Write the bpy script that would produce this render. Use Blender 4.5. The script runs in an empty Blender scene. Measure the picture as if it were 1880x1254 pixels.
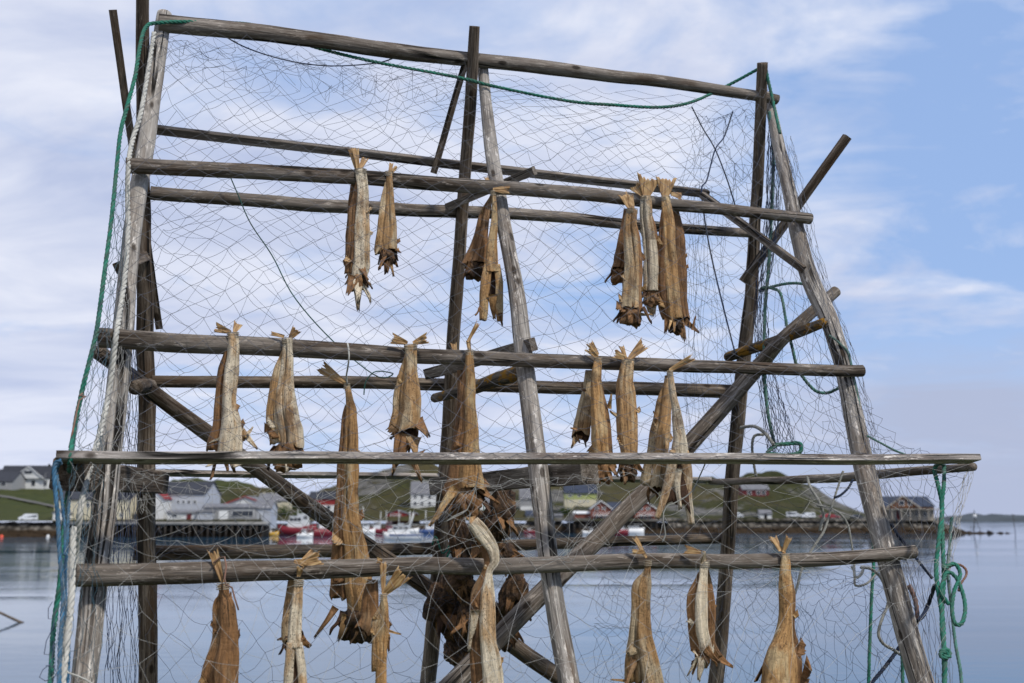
import bpy, bmesh, math, random
from mathutils import Vector, Matrix, noise
random.seed(11)
R = math.radians
SC = bpy.context.scene
COL = SC.collection
# ------------------------------------------------------------------ camera
FPX, CX, CY, HOR = 2000.0, 940.0, 627.0, 950.0
PITCH = math.atan((HOR - CY) / FPX)
CAM = Vector((0, 0, 5.3))
GZ = 3.7
FW = Vector((0, math.cos(PITCH), math.sin(PITCH)))
UP = Vector((0, -math.sin(PITCH), math.cos(PITCH)))
cd = bpy.data.cameras.new('camera'); cam = bpy.data.objects.new('camera', cd); COL.objects.link(cam)
cam.location = CAM; cam.rotation_euler = (math.pi/2 + PITCH, 0, 0)
cd.sensor_width = 36; cd.lens = FPX/1880*36; cd.clip_start = .05; cd.clip_end = 9000
cd.dof.use_dof = True; cd.dof.focus_distance = 5.15; cd.dof.aperture_fstop = 2.9
SC.camera = cam

def ray(x, y):
    return Vector((1, 0, 0))*((x-CX)/FPX) + UP*((CY-y)/FPX) + FW
def bgp(x, y, Y):
    d = ray(x, y); return CAM + d*(Y/d.y)
AL = CAM + ray(300, 45)*5.6
AR = CAM + ray(1400, 165)*6.6
RD = Vector((AR.x-AL.x, AR.y-AL.y, 0)).normalized()      # along the rack
NRM = Vector((RD.y, -RD.x, 0))                            # towards the viewer
ZA = (AL.z+AR.z)/2
def kk(s): return .435 - .74*s
def pt(x, y, s=0.0, off=0.0):
    d = ray(x, y); k = kk(s)
    t = (k*(ZA-CAM.z) + off + NRM.dot(AL-CAM)) / (NRM.dot(d) + k*d.z)
    return CAM + d*t
def vpt(x, y, P0, back=0.0):
    d = ray(x, y); t = (NRM.dot(P0-CAM) + back)/NRM.dot(d)
    return CAM + d*t
def depth(p): return (p-CAM).dot(FW)
def m_px(p): return depth(p)/FPX

# ------------------------------------------------------------------ object helpers
def empty(name, loc, label=None, cat=None, group=None, rz=0):
    o = bpy.data.objects.new(name, None); COL.objects.link(o); o.location = loc
    o.rotation_euler = (0, 0, rz); o.empty_display_size = .1
    if label: o['label'] = label; o['category'] = cat
    if group: o['group'] = group
    return o
def tag(o, label, cat, group=None):
    o['label'] = label; o['category'] = cat
    if group: o['group'] = group
    return o
class MB:
    def __init__(s): s.v = []; s.f = []; s.r = []; s.m = []
    def add(s, v, f, r=None, m=0):
        b = len(s.v); s.v += [Vector(p) for p in v]
        s.r += [Vector(p) for p in (r if r is not None else v)]
        s.f += [tuple(i+b for i in q) for q in f]; s.m += [m]*len(f)
    def build(s, name, mats, parent=None, smooth=True, loc=None, world=True):
        if not isinstance(mats, (list, tuple)): mats = [mats]
        off = Vector((0, 0, 0))
        if parent is not None and world: 
            q = parent
            while q is not None: off = off + q.location; q = q.parent
        if parent is None and loc is None and world:
            n = len(s.v); off = Vector((sum(p.x for p in s.v)/n, sum(p.y for p in s.v)/n, min(p.z for p in s.v)))
        if loc is not None: off = Vector(loc)
        me = bpy.data.meshes.new(name)
        me.from_pydata([p-off for p in s.v], [], s.f)
        for m in mats: me.materials.append(m)
        if len(mats) > 1: me.polygons.foreach_set('material_index', s.m)
        if smooth: me.polygons.foreach_set('use_smooth', [True]*len(s.f))
        a = me.attributes.new('rest', 'FLOAT_VECTOR', 'POINT')
        a.data.foreach_set('vector', [c for p in s.r for c in p])
        me.update()
        o = bpy.data.objects.new(name, me); COL.objects.link(o)
        if parent is not None: o.parent = parent
        else: o.location = off
        return o
def catmull(P, n):
    """P list of tuples; returns n samples"""
    m = len(P)-1; out = []
    for k in range(n):
        u = k/(n-1)*m; i = min(int(u), m-1); f = u-i
        a, b, c, d = P[max(i-1, 0)], P[i], P[i+1], P[min(i+2, m)]
        out.append(tuple(.5*(2*b_+(c_-a_)*f+(2*a_-5*b_+4*c_-d_)*f*f+(3*b_-a_-3*c_+d_)*f**3) for a_, b_, c_, d_ in zip(a, b, c, d)))
    return out
def frames(pts):
    T = []
    for i in range(len(pts)):
        t = pts[min(i+1, len(pts)-1)]-pts[max(i-1, 0)]
        T.append(t.normalized() if t.length > 1e-9 else Vector((0, 0, 1)))
    a = Vector((0, 0, 1)) if abs(T[0].z) < .9 else Vector((1, 0, 0))
    U = (a - T[0]*a.dot(T[0])).normalized(); F = []
    for t in T:
        U = (U - t*U.dot(t)).normalized(); F.append((t, U, t.cross(U)))
    return F
def tube(mb, pts, rad, n=12, rough=0.0, caps=True, mat=0, seed=None, square=False):
    F = frames(pts); sd = Vector((random.uniform(0, 90), random.uniform(0, 90), random.uniform(0, 90))) if seed is None else seed
    V, Rr, Fc = [], [], []; L = 0
    for i, (p, (t, u, w)) in enumerate(zip(pts, F)):
        if i: L += (p-pts[i-1]).length
        r = rad[i] if isinstance(rad, (list, tuple)) else rad
        for j in range(n):
            a = 2*math.pi*j/n
            lx, ly = math.cos(a), math.sin(a)
            if square:
                q = 1/max(abs(lx), abs(ly))*.94; q = min(q, 1.24); lx *= q; ly *= q
            k = r
            if rough: k *= 1 + rough*(noise.noise(Vector((lx*1.3, ly*1.3, L*2.2))+sd)*1.0 + .45*noise.noise(Vector((lx*4, ly*4, L*7))+sd))
            V.append(p + u*lx*k + w*ly*k); Rr.append(Vector((lx*r, ly*r, L))+sd)
    for i in range(len(pts)-1):
        for j in range(n):
            a, b = i*n+j, i*n+(j+1) % n
            Fc.append((a, b, b+n, a+n))
    if caps:
        Fc.append(tuple(range(n-1, -1, -1))); Fc.append(tuple(range((len(pts)-1)*n, len(pts)*n)))
    mb.add(V, Fc, Rr, mat)
def boxv(mb, c, sx, sy, sz, rz=0, mat=0, base=False):
    M = Matrix.Rotation(rz, 3, 'Z'); V = []
    for x in (-.5, .5):
        for y in (-.5, .5):
            for z in ((0, 1) if base else (-.5, .5)):
                V.append(Vector(c)+M @ Vector((x*sx, y*sy, z*sz)))
    mb.add(V, [(0, 1, 3, 2), (4, 6, 7, 5), (0, 4, 5, 1), (2, 3, 7, 6), (0, 2, 6, 4), (1, 5, 7, 3)], None, mat)

# ------------------------------------------------------------------ materials
class NT:
    def __init__(s, name):
        s.m = bpy.data.materials.new(name); s.m.use_nodes = True
        s.t = s.m.node_tree; s.b = s.t.nodes['Principled BSDF']; s.out = s.t.nodes['Material Output']
    def n(s, typ, **kw):
        x = s.t.nodes.new(typ)
        for k, v in kw.items(): setattr(x, k, v)
        return x
    def l(s, a, b): s.t.links.new(a, b)
    def rest(s, scale):
        a = s.n('ShaderNodeAttribute'); a.attribute_name = 'rest'
        mp = s.n('ShaderNodeMapping'); mp.inputs['Scale'].default_value = scale
        s.l(a.outputs['Vector'], mp.inputs['Vector']); return mp.outputs['Vector']
    def obj(s, scale=(1, 1, 1)):
        a = s.n('ShaderNodeTexCoord'); mp = s.n('ShaderNodeMapping'); mp.inputs['Scale'].default_value = scale
        s.l(a.outputs['Object'], mp.inputs['Vector']); return mp.outputs['Vector']
    def noise(s, vec, scale=1, detail=5, rough=.6, dist=0):
        x = s.n('ShaderNodeTexNoise'); x.inputs['Scale'].default_value = scale
        x.inputs['Detail'].default_value = detail; x.inputs['Roughness'].default_value = rough
        x.inputs['Distortion'].default_value = dist
        if vec is not None: s.l(vec, x.inputs['Vector'])
        return x.outputs['Fac']
    def ramp(s, fac, stops, interp='LINEAR'):
        x = s.n('ShaderNodeValToRGB'); x.color_ramp.interpolation = interp; e = x.color_ramp.elements
        while len(e) < len(stops): e.new(.5)
        for q, (p, c) in zip(e, stops):
            q.position = p; q.color = (c if isinstance(c, tuple) else (c, c, c)) + (1,)
        s.l(fac, x.inputs['Fac']); return x.outputs['Color']
    def mix(s, fac, a, b, typ='MIX'):
        x = s.n('ShaderNodeMix', data_type='RGBA', blend_type=typ)
        for v, i in ((fac, x.inputs['Factor']), (a, x.inputs[6]), (b, x.inputs[7])):
            if isinstance(v, (int, float)): i.default_value = v
            elif isinstance(v, tuple): i.default_value = v + (1,)
            else: s.l(v, i)
        return x.outputs[2]
    def bump(s, h, strength=.5, dist=.01):
        x = s.n('ShaderNodeBump'); x.inputs['Strength'].default_value = strength; x.inputs['Distance'].default_value = dist
        s.l(h, x.inputs['Height']); s.l(x.outputs['Normal'], s.b.inputs['Normal'])
    def math(s, op, a, b=0.0):
        x = s.n('ShaderNodeMath', operation=op)
        for v, i in ((a, x.inputs[0]), (b, x.inputs[1])):
            if isinstance(v, (int, float)): i.default_value = v
            else: s.l(v, i)
        return x.outputs[0]
    def done(s, col, rough=.8, spec=.3):
        if isinstance(col, tuple): s.b.inputs['Base Color'].default_value = col + (1,)
        else: s.l(col, s.b.inputs['Base Color'])
        s.b.inputs['Roughness'].default_value = rough; s.b.inputs['Specular IOR Level'].default_value = spec
        return s.m
def wood(name, dark, mid, light, lichen=0.0, pale=.5):
    t = NT(name)
    big = t.noise(t.rest((6, 6, 1.6)), 1, 4, .6)
    gr = t.noise(t.rest((34, 34, 1.3)), 1, 7, .72, .35)
    fine = t.noise(t.rest((150, 150, 6)), 1, 4, .65)
    c = t.ramp(gr, [(.36, dark), (.49, mid), (.60, light)])
    c = t.mix(t.math('MULTIPLY', t.ramp(fine, [(.42, 1.0), (.52, 0.0)]), .55), c, tuple(q*.55 for q in dark))
    c = t.mix(t.ramp(big, [(.40, 0.0), (.62, 1.0)]), c, t.mix(.5, c, light if pale > .6 else dark))
    # bleached flakes
    fl = t.noise(t.rest((45, 45, 11)), 1, 7, .75)
    flk = t.math('MULTIPLY', t.ramp(fl, [(.56, 0.0), (.64, 1.0)]), pale)
    c = t.mix(flk, c, tuple(min(1, q*1.7) for q in light))
    # brown rot tint
    bt = t.noise(t.rest((9, 9, 2.6)), 1, 5, .7)
    c = t.mix(t.math('MULTIPLY', t.ramp(bt, [(.5, 0.0), (.68, 1.0)]), .45 if pale > .8 else .7), c, (dark[0]*1.5, dark[1]*1.12, dark[2]*.75))
    # drying cracks
    ck = t.noise(t.rest((13, 13, .5)), 1, 2, .4, .2)
    ab = t.math('ABSOLUTE', t.math('SUBTRACT', ck, .5))
    crk = t.ramp(ab, [(0.0, 1.0), (.011, .9), (.020, 0.0)])
    gate = t.ramp(t.noise(t.rest((4, 4, 1.3)), 1, 2), [(.46, 0.0), (.56, 1.0)])
    crk = t.mix(1.0, crk, gate, 'MULTIPLY')
    c = t.mix(crk, c, (.012, .010, .008))
    # knots
    vo = t.n('ShaderNodeTexVoronoi'); vo.inputs['Scale'].default_value = 1
    t.l(t.rest((9, 9, 4.5)), vo.inputs['Vector'])
    kn = t.ramp(vo.outputs['Distance'], [(.09, 1.0), (.15, 0.0)])
    c = t.mix(t.math('MULTIPLY', kn, .85), c, (dark[0]*.4, dark[1]*.35, dark[2]*.3))
    if lichen:
        li = t.noise(t.rest((14, 14, 9)), 1, 6, .7)
        c = t.mix(t.ramp(li, [(.62-lichen*.2, 0.0), (.68-lichen*.2, 1.0)]), c, (.26, .13, .015))
    h = t.math('ADD', t.math('MULTIPLY', gr, .7), t.math('MULTIPLY', fine, .4))
    h = t.math('SUBTRACT', h, t.math('MULTIPLY', crk, 1.2)); h = t.math('ADD', h, t.math('MULTIPLY', fl, .5))
    t.bump(h, 1.0, .010)
    return t.done(c, .9, .15)
W_GREY = wood('weathered_wood_grey', (.040, .030, .022), (.122, .098, .077), (.27, .235, .20), pale=.65)
W_PALE = wood('weathered_wood_pale', (.095, .077, .062), (.235, .207, .178), (.44, .405, .36), pale=.95)
W_BROWN = wood('weathered_wood_brown', (.044, .032, .022), (.14, .108, .08), (.25, .205, .16), pale=.35)
W_LICH = wood('weathered_wood_lichen', (.036, .028, .020), (.11, .09, .07), (.22, .19, .155), lichen=.5, pale=.3)
W_PLANK = wood('weathered_plank_bleached', (.09, .072, .062), (.29, .25, .225), (.50, .455, .41), pale=.95)

def plain(name, col, rough=.7, var=.25, scale=3.0, spec=.3, metal=0, bump=0):
    t = NT(name); n = t.noise(t.obj((scale,)*3), 1, 5, .6)
    c = t.mix(t.ramp(n, [(.3, 0.0), (.7, 1.0)]), tuple(q*(1-var) for q in col), tuple(min(1, q*(1+var)) for q in col))
    if bump: t.bump(n, .5, bump)
    m = t.done(c, rough, spec); t.b.inputs['Metallic'].default_value = metal; return m
def clad(name, col, board=.14):
    """painted boards, horizontal"""
    t = NT(name); w = t.n('ShaderNodeTexWave'); w.bands_direction = 'Z'; w.inputs['Scale'].default_value = .5/board/3.14
    t.l(t.obj(), w.inputs['Vector']); n = t.noise(t.obj((.6, .6, 2.0)), 1, 5)
    c = t.mix(t.ramp(n, [(.3, 0.0), (.7, 1.0)]), tuple(q*.82 for q in col), col); t.bump(w.outputs['Fac'], .4, .02)
    return t.done(c, .6)
# fish
def fish_mat(name, dark, tan, pale, palef, speck):
    t = NT(name)
    st = t.noise(t.rest((62, 62, 7)), 1, 7, .7, 1.1)
    big = t.noise(t.rest((13, 13, 5)), 1, 5, .6, .5)
    c = t.ramp(st, [(.31, dark), (.45, tan), (.66, tuple(min(1, q*1.5) for q in tan))])
    pf = t.ramp(big, [(.62-palef*.3, 0.0), (.74-palef*.3, 1.0)])
    pl = t.ramp(st, [(.3, tuple(q*.55 for q in pale)), (.6, pale)])
    c = t.mix(pf, c, pl)
    seg = t.noise(t.rest((26, 26, 60)), 1, 3, .5, 1.5)
    c = t.mix(t.math('MULTIPLY', t.ramp(seg, [(.5, 0.0), (.68, 1.0)]), .22), c, tuple(q*.8 for q in dark))
    br = t.noise(t.rest((8, 8, 7)), 1, 6, .7)
    c = t.mix(t.math('MULTIPLY', t.ramp(br, [(.54, 0.0), (.68, 1.0)]), .75), c, (dark[0]*.8, dark[1]*.66, dark[2]*.5))
    sp = t.noise(t.rest((210, 210, 110)), 1, 2, .5)
    gate = t.ramp(t.noise(t.rest((7, 7, 4)), 1, 3), [(.5-speck*.2, 0.0), (.62-speck*.2, 1.0)])
    c = t.mix(t.math('MULTIPLY', t.mix(1.0, t.ramp(sp, [(.60, 0.0), (.66, 1.0)]), gate, 'MULTIPLY'), .85), c, (.025, .015, .008))
    oi = t.n('ShaderNodeObjectInfo'); hs = t.n('ShaderNodeHueSaturation')
    mr = t.n('ShaderNodeMapRange'); mr.inputs['To Min'].default_value = .85; mr.inputs['To Max'].default_value = 1.15
    t.l(oi.outputs['Random'], mr.inputs['Value']); t.l(mr.outputs['Result'], hs.inputs['Value']); t.l(c, hs.inputs['Color'])
    h = t.math('ADD', st, t.math('MULTIPLY', seg, .25)); h = t.math('ADD', h, t.math('MULTIPLY', big, .8))
    t.bump(h, 1.0, .012)
    return t.done(hs.outputs['Color'], .62, .35)
F_PALE = fish_mat('dried_fish_pale', (.095, .046, .018), (.40, .26, .135), (.72, .61, .44), .75, .6)
F_TAN = fish_mat('dried_fish_tan', (.075, .034, .011), (.36, .21, .088), (.60, .46, .28), .5, .4)
F_GOLD = fish_mat('dried_fish_golden', (.068, .029, .009), (.36, .20, .075), (.58, .42, .22), .45, .3)
F_BROWN = fish_mat('dried_fish_brown', (.05, .022, .008), (.21, .105, .04), (.36, .22, .11), .25, .3)
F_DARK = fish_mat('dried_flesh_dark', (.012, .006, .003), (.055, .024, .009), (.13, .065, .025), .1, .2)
def head_mat():
    t = NT('dried_head_skin')
    a = t.noise(t.rest((16, 16, 16)), 1, 6, .7, 1.2); b = t.noise(t.rest((60, 60, 60)), 1, 4, .6, .8)
    c = t.ramp(a, [(.32, (.008, .004, .002)), (.46, (.035, .018, .008)), (.58, (.10, .052, .022)), (.70, (.22, .125, .055))])
    t.bump(t.math('ADD', a, t.math('MULTIPLY', b, .5)), 1.0, .012)
    return t.done(c, .6, .3)
HEADM = head_mat()
def tail_mat():
    t = NT('dried_tail_fin')
    st = t.noise(t.rest((150, 150, 7)), 1, 4, .6)
    c = t.ramp(st, [(.32, (.10, .048, .015)), (.48, (.33, .19, .075)), (.66, (.52, .36, .17))])
    big = t.noise(t.rest((14, 14, 14)), 1, 4)
    c = t.mix(t.math('MULTIPLY', t.ramp(big, [(.45, 0.0), (.65, 1.0)]), .55), c, (.16, .075, .022))
    t.bump(st, .8, .004)
    return t.done(c, .55, .35)
TAILM = tail_mat()
def fibre(name, col, var=.35):
    t = NT(name); n = t.noise(t.rest((60, 60, 14)), 1, 4)
    f = t.noise(t.rest((400, 400, 60)), 1, 2)
    c = t.mix(t.ramp(n, [(.35, 0.0), (.65, 1.0)]), tuple(q*(1-var) for q in col), tuple(min(1, q*(1+var)) for q in col))
    g = t.noise(t.rest((9, 9, 5)), 1, 4, .7); lum = sum(col)/3
    c = t.mix(t.math('MULTIPLY', t.ramp(g, [(.42, 0.0), (.66, 1.0)]), .6), c, (lum*1.25, lum*1.2, lum*1.05))
    t.bump(f, .6, .002); return t.done(c, .8, .15)
RP_GREEN = fibre('rope_green', (.022, .145, .098)); RP_TEAL = fibre('rope_teal_faded', (.07, .17, .14))
RP_BLUE = fibre('rope_blue', (.035, .115, .20)); RP_WHITE = fibre('rope_offwhite', (.42, .41, .37), .25)
RP_GREY = fibre('rope_grey', (.20, .20, .18)); RP_BROWN = fibre('rope_rust', (.19, .095, .065)); RP_NAVY = fibre('rope_navy', (.018, .028, .055))
N_GREY = fibre('net_twine_grey', (.115, .12, .145), .3); N_WHITE = fibre('net_twine_white', (.36, .355, .335), .35)
N_BLUE = fibre('net_twine_blue', (.040, .058, .11), .3); N_GREEN = fibre('net_twine_green', (.02, .09, .075)); N_TAN = fibre('tie_twine_tan', (.30, .25, .18))
N_DARK = fibre('net_twine_dark', (.060, .068, .092), .3)
N_TEAL = fibre('net_twine_teal', (.05, .10, .13), .35)
# ================================================================== DRYING RACK
RB = pt(940, 1254, .5); RB = Vector((RB.x, RB.y, GZ))
rack = empty('fish_rack', RB, 'tall weathered wooden drying rack of grey poles carrying fish and netting on the shore', 'drying rack')
def wpoly(P, n=None):
    """P: (x,y,width_px,s,off) -> world points and radii, smoothly resampled"""
    n = n or max(8, int(sum(math.hypot(P[i+1][0]-P[i][0], P[i+1][1]-P[i][1]) for i in range(len(P)-1))/9))
    S = catmull(P, n); pts = [pt(x, y, s, o) for x, y, w, s, o in S]
    return pts, [w*m_px(p)/2 for (x, y, w, s, o), p in zip(S, pts)]
def pole(name, P, mat, to_ground=False, rough=.05, label=None, n=16):
    pts, rad = wpoly(P)
    if to_ground:
        d = (pts[-1]-pts[-4]).normalized(); e = pts[-1]; L = (e.z-(GZ-.25))/-d.z; q = 8
        for i in range(1, q+1): pts.append(e+d*L*i/q); rad.append(rad[-1]*1.01)
    sb = random.uniform(0, 99); L = 0
    for i in range(1, len(pts)-1):
        L += (pts[i]-pts[i-1]).length; e = math.sin(math.pi*i/(len(pts)-1))**.5
        pts[i] = pts[i]+noise.noise_vector(Vector((L*1.1, sb, 0)))*.016*e+noise.noise_vector(Vector((L*3.2, sb, 5)))*.006*e
    mb = MB(); tube(mb, pts, rad, n, rough*1.5)
    o = mb.build(name, mat, rack)
    if label: o['label'] = label
    return o
def timber(name, a, b, mat, w, h, roll=0.0, label=None):
    """squared board from a=(x,y,s,off) to b ; w,h metres (h = visible face height)"""
    A, B = pt(*a), pt(*b); T = (B-A); L = T.length; T.normalize()
    V = (CAM-(A+B)/2); N = (V-T*V.dot(T)).normalized(); S = T.cross(N)
    if S.z < 0: S = -S
    if roll:
        M = Matrix.Rotation(roll, 3, T); N = M @ N; S = M @ S
    mb = MB(); q = max(6, int(L/.08)); sd = Vector((random.uniform(0, 90), random.uniform(0, 90), 0))
    V, Rr, F = [], [], []; c = .86
    prof = [(-1, -c), (-1, c), (-c, 1), (c, 1), (1, c), (1, -c), (c, -1), (-c, -1)]
    for i in range(q+1):
        f = i/q; z = L*f; wob = .006*noise.noise(Vector((z*1.5, sd.x, 0)))
        for (i1, i2) in prof:
            k = 1 + .05*noise.noise(Vector((i1*2, i2*2, z*6))+sd)
            V.append(A+T*z+N*(i1*w/2*k)+S*(i2*h/2*k+wob)); Rr.append(Vector((i1*w/2, i2*h/2, z))+sd)
    for i in range(q):
        for j in range(8):
            a_, b_ = i*8+j, i*8+(j+1) % 8
            F.append((a_, b_, b_+8, a_+8))
    F.append(tuple(range(7, -1, -1))); F.append(tuple(range(q*8, q*8+8)))
    mb.add(V, F, Rr); o = mb.build(name, mat, rack, smooth=False)
    if label: o['label'] = label
    return o
# back posts
pole('post', [(258, -60, 22, 1, .10), (260, 60, 24, 1, .08), (263, 400, 29, 1, 0), (267, 590, 30, 1, 0), (270, 900, 33, 1, 0), (271, 1254, 34, 1, 0)], W_BROWN, True)
pole('post', [(871, 48, 19, 1, .12), (865, 160, 22, 1, .08), (855, 300, 22, 1, 0), (845, 470, 23, 1, 0), (838, 580, 24, 1, 0), (823, 810, 26, 1, 0), (810, 1000, 27, 1, 0), (786, 1254, 29, 1, 0)], W_BROWN, True)
pole('post', [(1400, 115, 20, 1, .12), (1391, 300, 21, 1, .02), (1381, 480, 23, 1, 0), (1371, 610, 25, 1, 0), (1350, 820, 26, 1, 0), (1337, 1020, 26, 1, 0), (1313, 1254, 28, 1, 0)], W_BROWN, True)
# front legs
pole('leg', [(302, 26, 26, 0, .02), (282, 155, 30, 0, 0), (269, 255, 32, 0, 0), (243, 420, 32, 0, 0), (229, 590, 37, 0, 0), (203, 800, 41, 0, 0), (181, 1000, 45, 0, 0), (154, 1254, 46, 0, 0)], W_PALE, True, .06)
pole('leg', [(886, 116, 20, 0, -.03), (895, 200, 22, 0, -.02), (908, 300, 26, 0, 0), (935, 470, 28, 0, 0), (954, 600, 32, 0, 0), (979, 780, 36, 0, 0), (1001, 950, 37, 0, 0), (1019, 1100, 37, 0, 0), (1044, 1254, 41, 0, 0)], W_PALE, True, .06)
pole('leg', [(1410, 175, 18, 0, -.03), (1439, 315, 23, 0, 0), (1480, 490, 31, 0, 0), (1528, 600, 33, 0, 0), (1556, 700, 34, 0, 0), (1579, 820, 38, 0, 0), (1606, 940, 39, 0, 0), (1641, 1070, 41, 0, 0), (1695, 1254, 45, 0, 0)], W_PALE, True, .07)
# rails
pole('rail', [(292, 42, 34, 0, .06), (473, 61, 30, 0, .06), (740, 95, 28, 0, .04), (1100, 136, 24, 0, .04), (1427, 183, 18, 0, .04)], W_GREY)
pole('rail', [(231, 304, 30, 0, .10), (560, 322, 28, 0, .10), (1040, 356, 25, 0, .10), (1488, 402, 20, 0, .10)], W_GREY)
pole('rail', [(276, 354, 25, 1, .05), (560, 373, 25, 1, .05), (1030, 401, 21, 1, -.10), (1376, 428, 17, 1, .04)], W_GREY)
pole('rail', [(183, 620, 37, 0, .11), (540, 641, 33, 0, .10), (1010, 664, 26, 0, .10), (1583, 681, 22, 0, .10)], W_GREY)
pole('rail', [(278, 700, 22, 1, .03), (600, 703, 23, 1, -.06), (1010, 711, 24, 1, -.08), (1348, 719, 26, 1, -.06)], W_BROWN)
pole('rail', [(140, 1056, 42, 0, .12), (480, 1049, 37, 0, .11), (860, 1040, 31, 0, .10), (1180, 1033, 28, 0, .10), (1500, 1027, 26, 0, .10), (1678, 1013, 24, 0, .10)], W_GREY, rough=.04)
pole('rail', [(245, 1015, 27, 1, -.08), (600, 1012, 24, 1, -.08), (1000, 1000, 20, 1, -.08), (1322, 989, 18, 1, -.06)], W_BROWN)
timber('upper_board', (285, 238, 1, -.06), (1300, 356, 1, -.08), W_GREY, .04, .045, .35)
timber('plank', (105, 839, -.16, .14), (1788, 843.5, -.16, .14), W_PLANK, .095, .030, -.22, 'long bleached flat plank running across the whole rack')
timber('rear_plank', (262, 867, 1, -.04), (1300, 882, 1, -.04), W_PLANK, .10, .022, -.2)
# crossbeams and braces
timber('crossbeam', (121, 871, -.17, .05), (292, 886, 1, .06), W_BROWN, .10, .115)
timber('crossbeam', (1083, 867, -.12, .06), (800, 893, 1, .05), W_GREY, .08, .098, 0, 'squared grey crossbeam with sawn end under the plank')
pole('crossbeam', [(1304, 884, 11, 1.02, .0), (1460, 880, 15, .55, 0), (1610, 868, 17, .2, -.05), (1788, 857, 15, -.17, .04)], W_GREY)
pole('brace', [(178, 645, 28, .55, 0), (310, 742, 29, .85, .05), (552, 918, 30, .93, .03), (775, 1070, 30, .93, .02), (936, 1181, 30, .93, .02), (1045, 1257, 30, .93, .02)], W_BROWN, True)
pole('brace', [(1535, 534, 20, .12, -.12), (1440, 620, 25, .3, 0), (1380, 690, 29, .55, .06), (1230, 850, 33, .6, .05), (1120, 962, 34, .55, .02), (1010, 1075, 36, .45, -.03), (830, 1256, 40, .4, -.05)], W_GREY, True)
pole('brace', [(1336, 656, 18, .88, .06), (1420, 628, 20, .5, .06), (1513, 592, 18, .02, .06)], W_LICH, label='round pole brace with orange lichen at its upper end')
timber('brace', (1364, 518, .80, .08), (1556, 251, -.3, .10), W_BROWN, .045, .045, .4)
timber('brace', (1290, 358, .80, .10), (1477, 496, .05, .07), W_GREY, .04, .040, .3)
timber('brace', (853, 120, 1, .07), (795, 318, 1, .03), W_BROWN, .03, .037)
timber('cross_tie', (822, 380, .95, -.06), (981, 313, -.1, -.06), W_GREY, .03, .045)
timber('cross_tie', (784, 687, .95, .10), (979, 632, -.02, .06), W_GREY, .035, .062)
pole('cross_tie', [(798, 731, 17, .95, .10), (870, 711, 24, .5, .02), (960, 683, 30, .05, -.07)], W_LICH)
timber('brace', (208, 18, 0, .16), (291, 603, 1, -.12), W_BROWN, .03, .038)
timber('cross_tie', (218, 491, -.05, -.08), (270, 470, 1, -.06), W_BROWN, .04, .05)
pole('cross_tie', [(248, 712, 26, .3, -.02), (276, 706, 26, 1, .0)], W_BROWN)

# ================================================================== STOCKFISH
def sheet(mb, A, B, N, wb, wt, curl=.1, jag=.15, rays=9, rows=7, th=.0022, mat=0, twist=0.0, mid=None):
    """thin ragged tapered sheet (fin, flap): A base, B tip, N facing"""
    T = (B-A); L = T.length
    if L < 1e-5: return
    T.normalize(); N = (N-T*N.dot(T)).normalized(); S = T.cross(N)
    sd = Vector((random.uniform(0, 50), random.uniform(0, 50), random.uniform(0, 50)))
    V, Rr, F = [], [], []; sg = random.choice((-1, 1))
    jg = [1-jag*random.random() if i % 2 else 1-jag*.35*random.random() for i in range(rays)]
    for side in (1, -1):
        for r in range(rows+1):
            f = r/rows; w = wb+(wt-wb)*f**.85
            bow = math.sin(f*math.pi*.5)**2*curl*L*sg
            a = twist*f; Nn = N*math.cos(a)+S*math.sin(a); Sn = S*math.cos(a)-N*math.sin(a)
            for j in range(rays):
                g = j/(rays-1)-.5
                l = L*f*(1-(1-jg[j])*f)*(1-.12*(1-4*g*g)*f if wt > wb else 1)
                cor = .14*wb*((j % 2)-.5)*f + curl*.6*w*(4*g*g)*sg*f
                p = A+T*l+Sn*(g*w)+Nn*(bow+cor+side*th*.5+.004*noise.noise(Vector((g*3, f*3, 0))+sd))
                V.append(p); Rr.append(Vector((g*w, side*th, L*f))+sd)
    n1 = (rows+1)*rays
    for r in range(rows):
        for j in range(rays-1):
            a, b = r*rays+j, r*rays+j+1
            F.append((a, b, b+rays, a+rays)); F.append((n1+a, n1+a+rays, n1+b+rays, n1+b))
    for r in range(rows):
        for j in (0, rays-1):
            a = r*rays+j; F.append((a, a+rays, n1+a+rays, n1+a))
    for j in range(rays-1):
        for r in (0, rows):
            a = r*rays+j; F.append((a, a+1, n1+a+1, n1+a))
    mb.add(V, F, Rr, mat)
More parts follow.
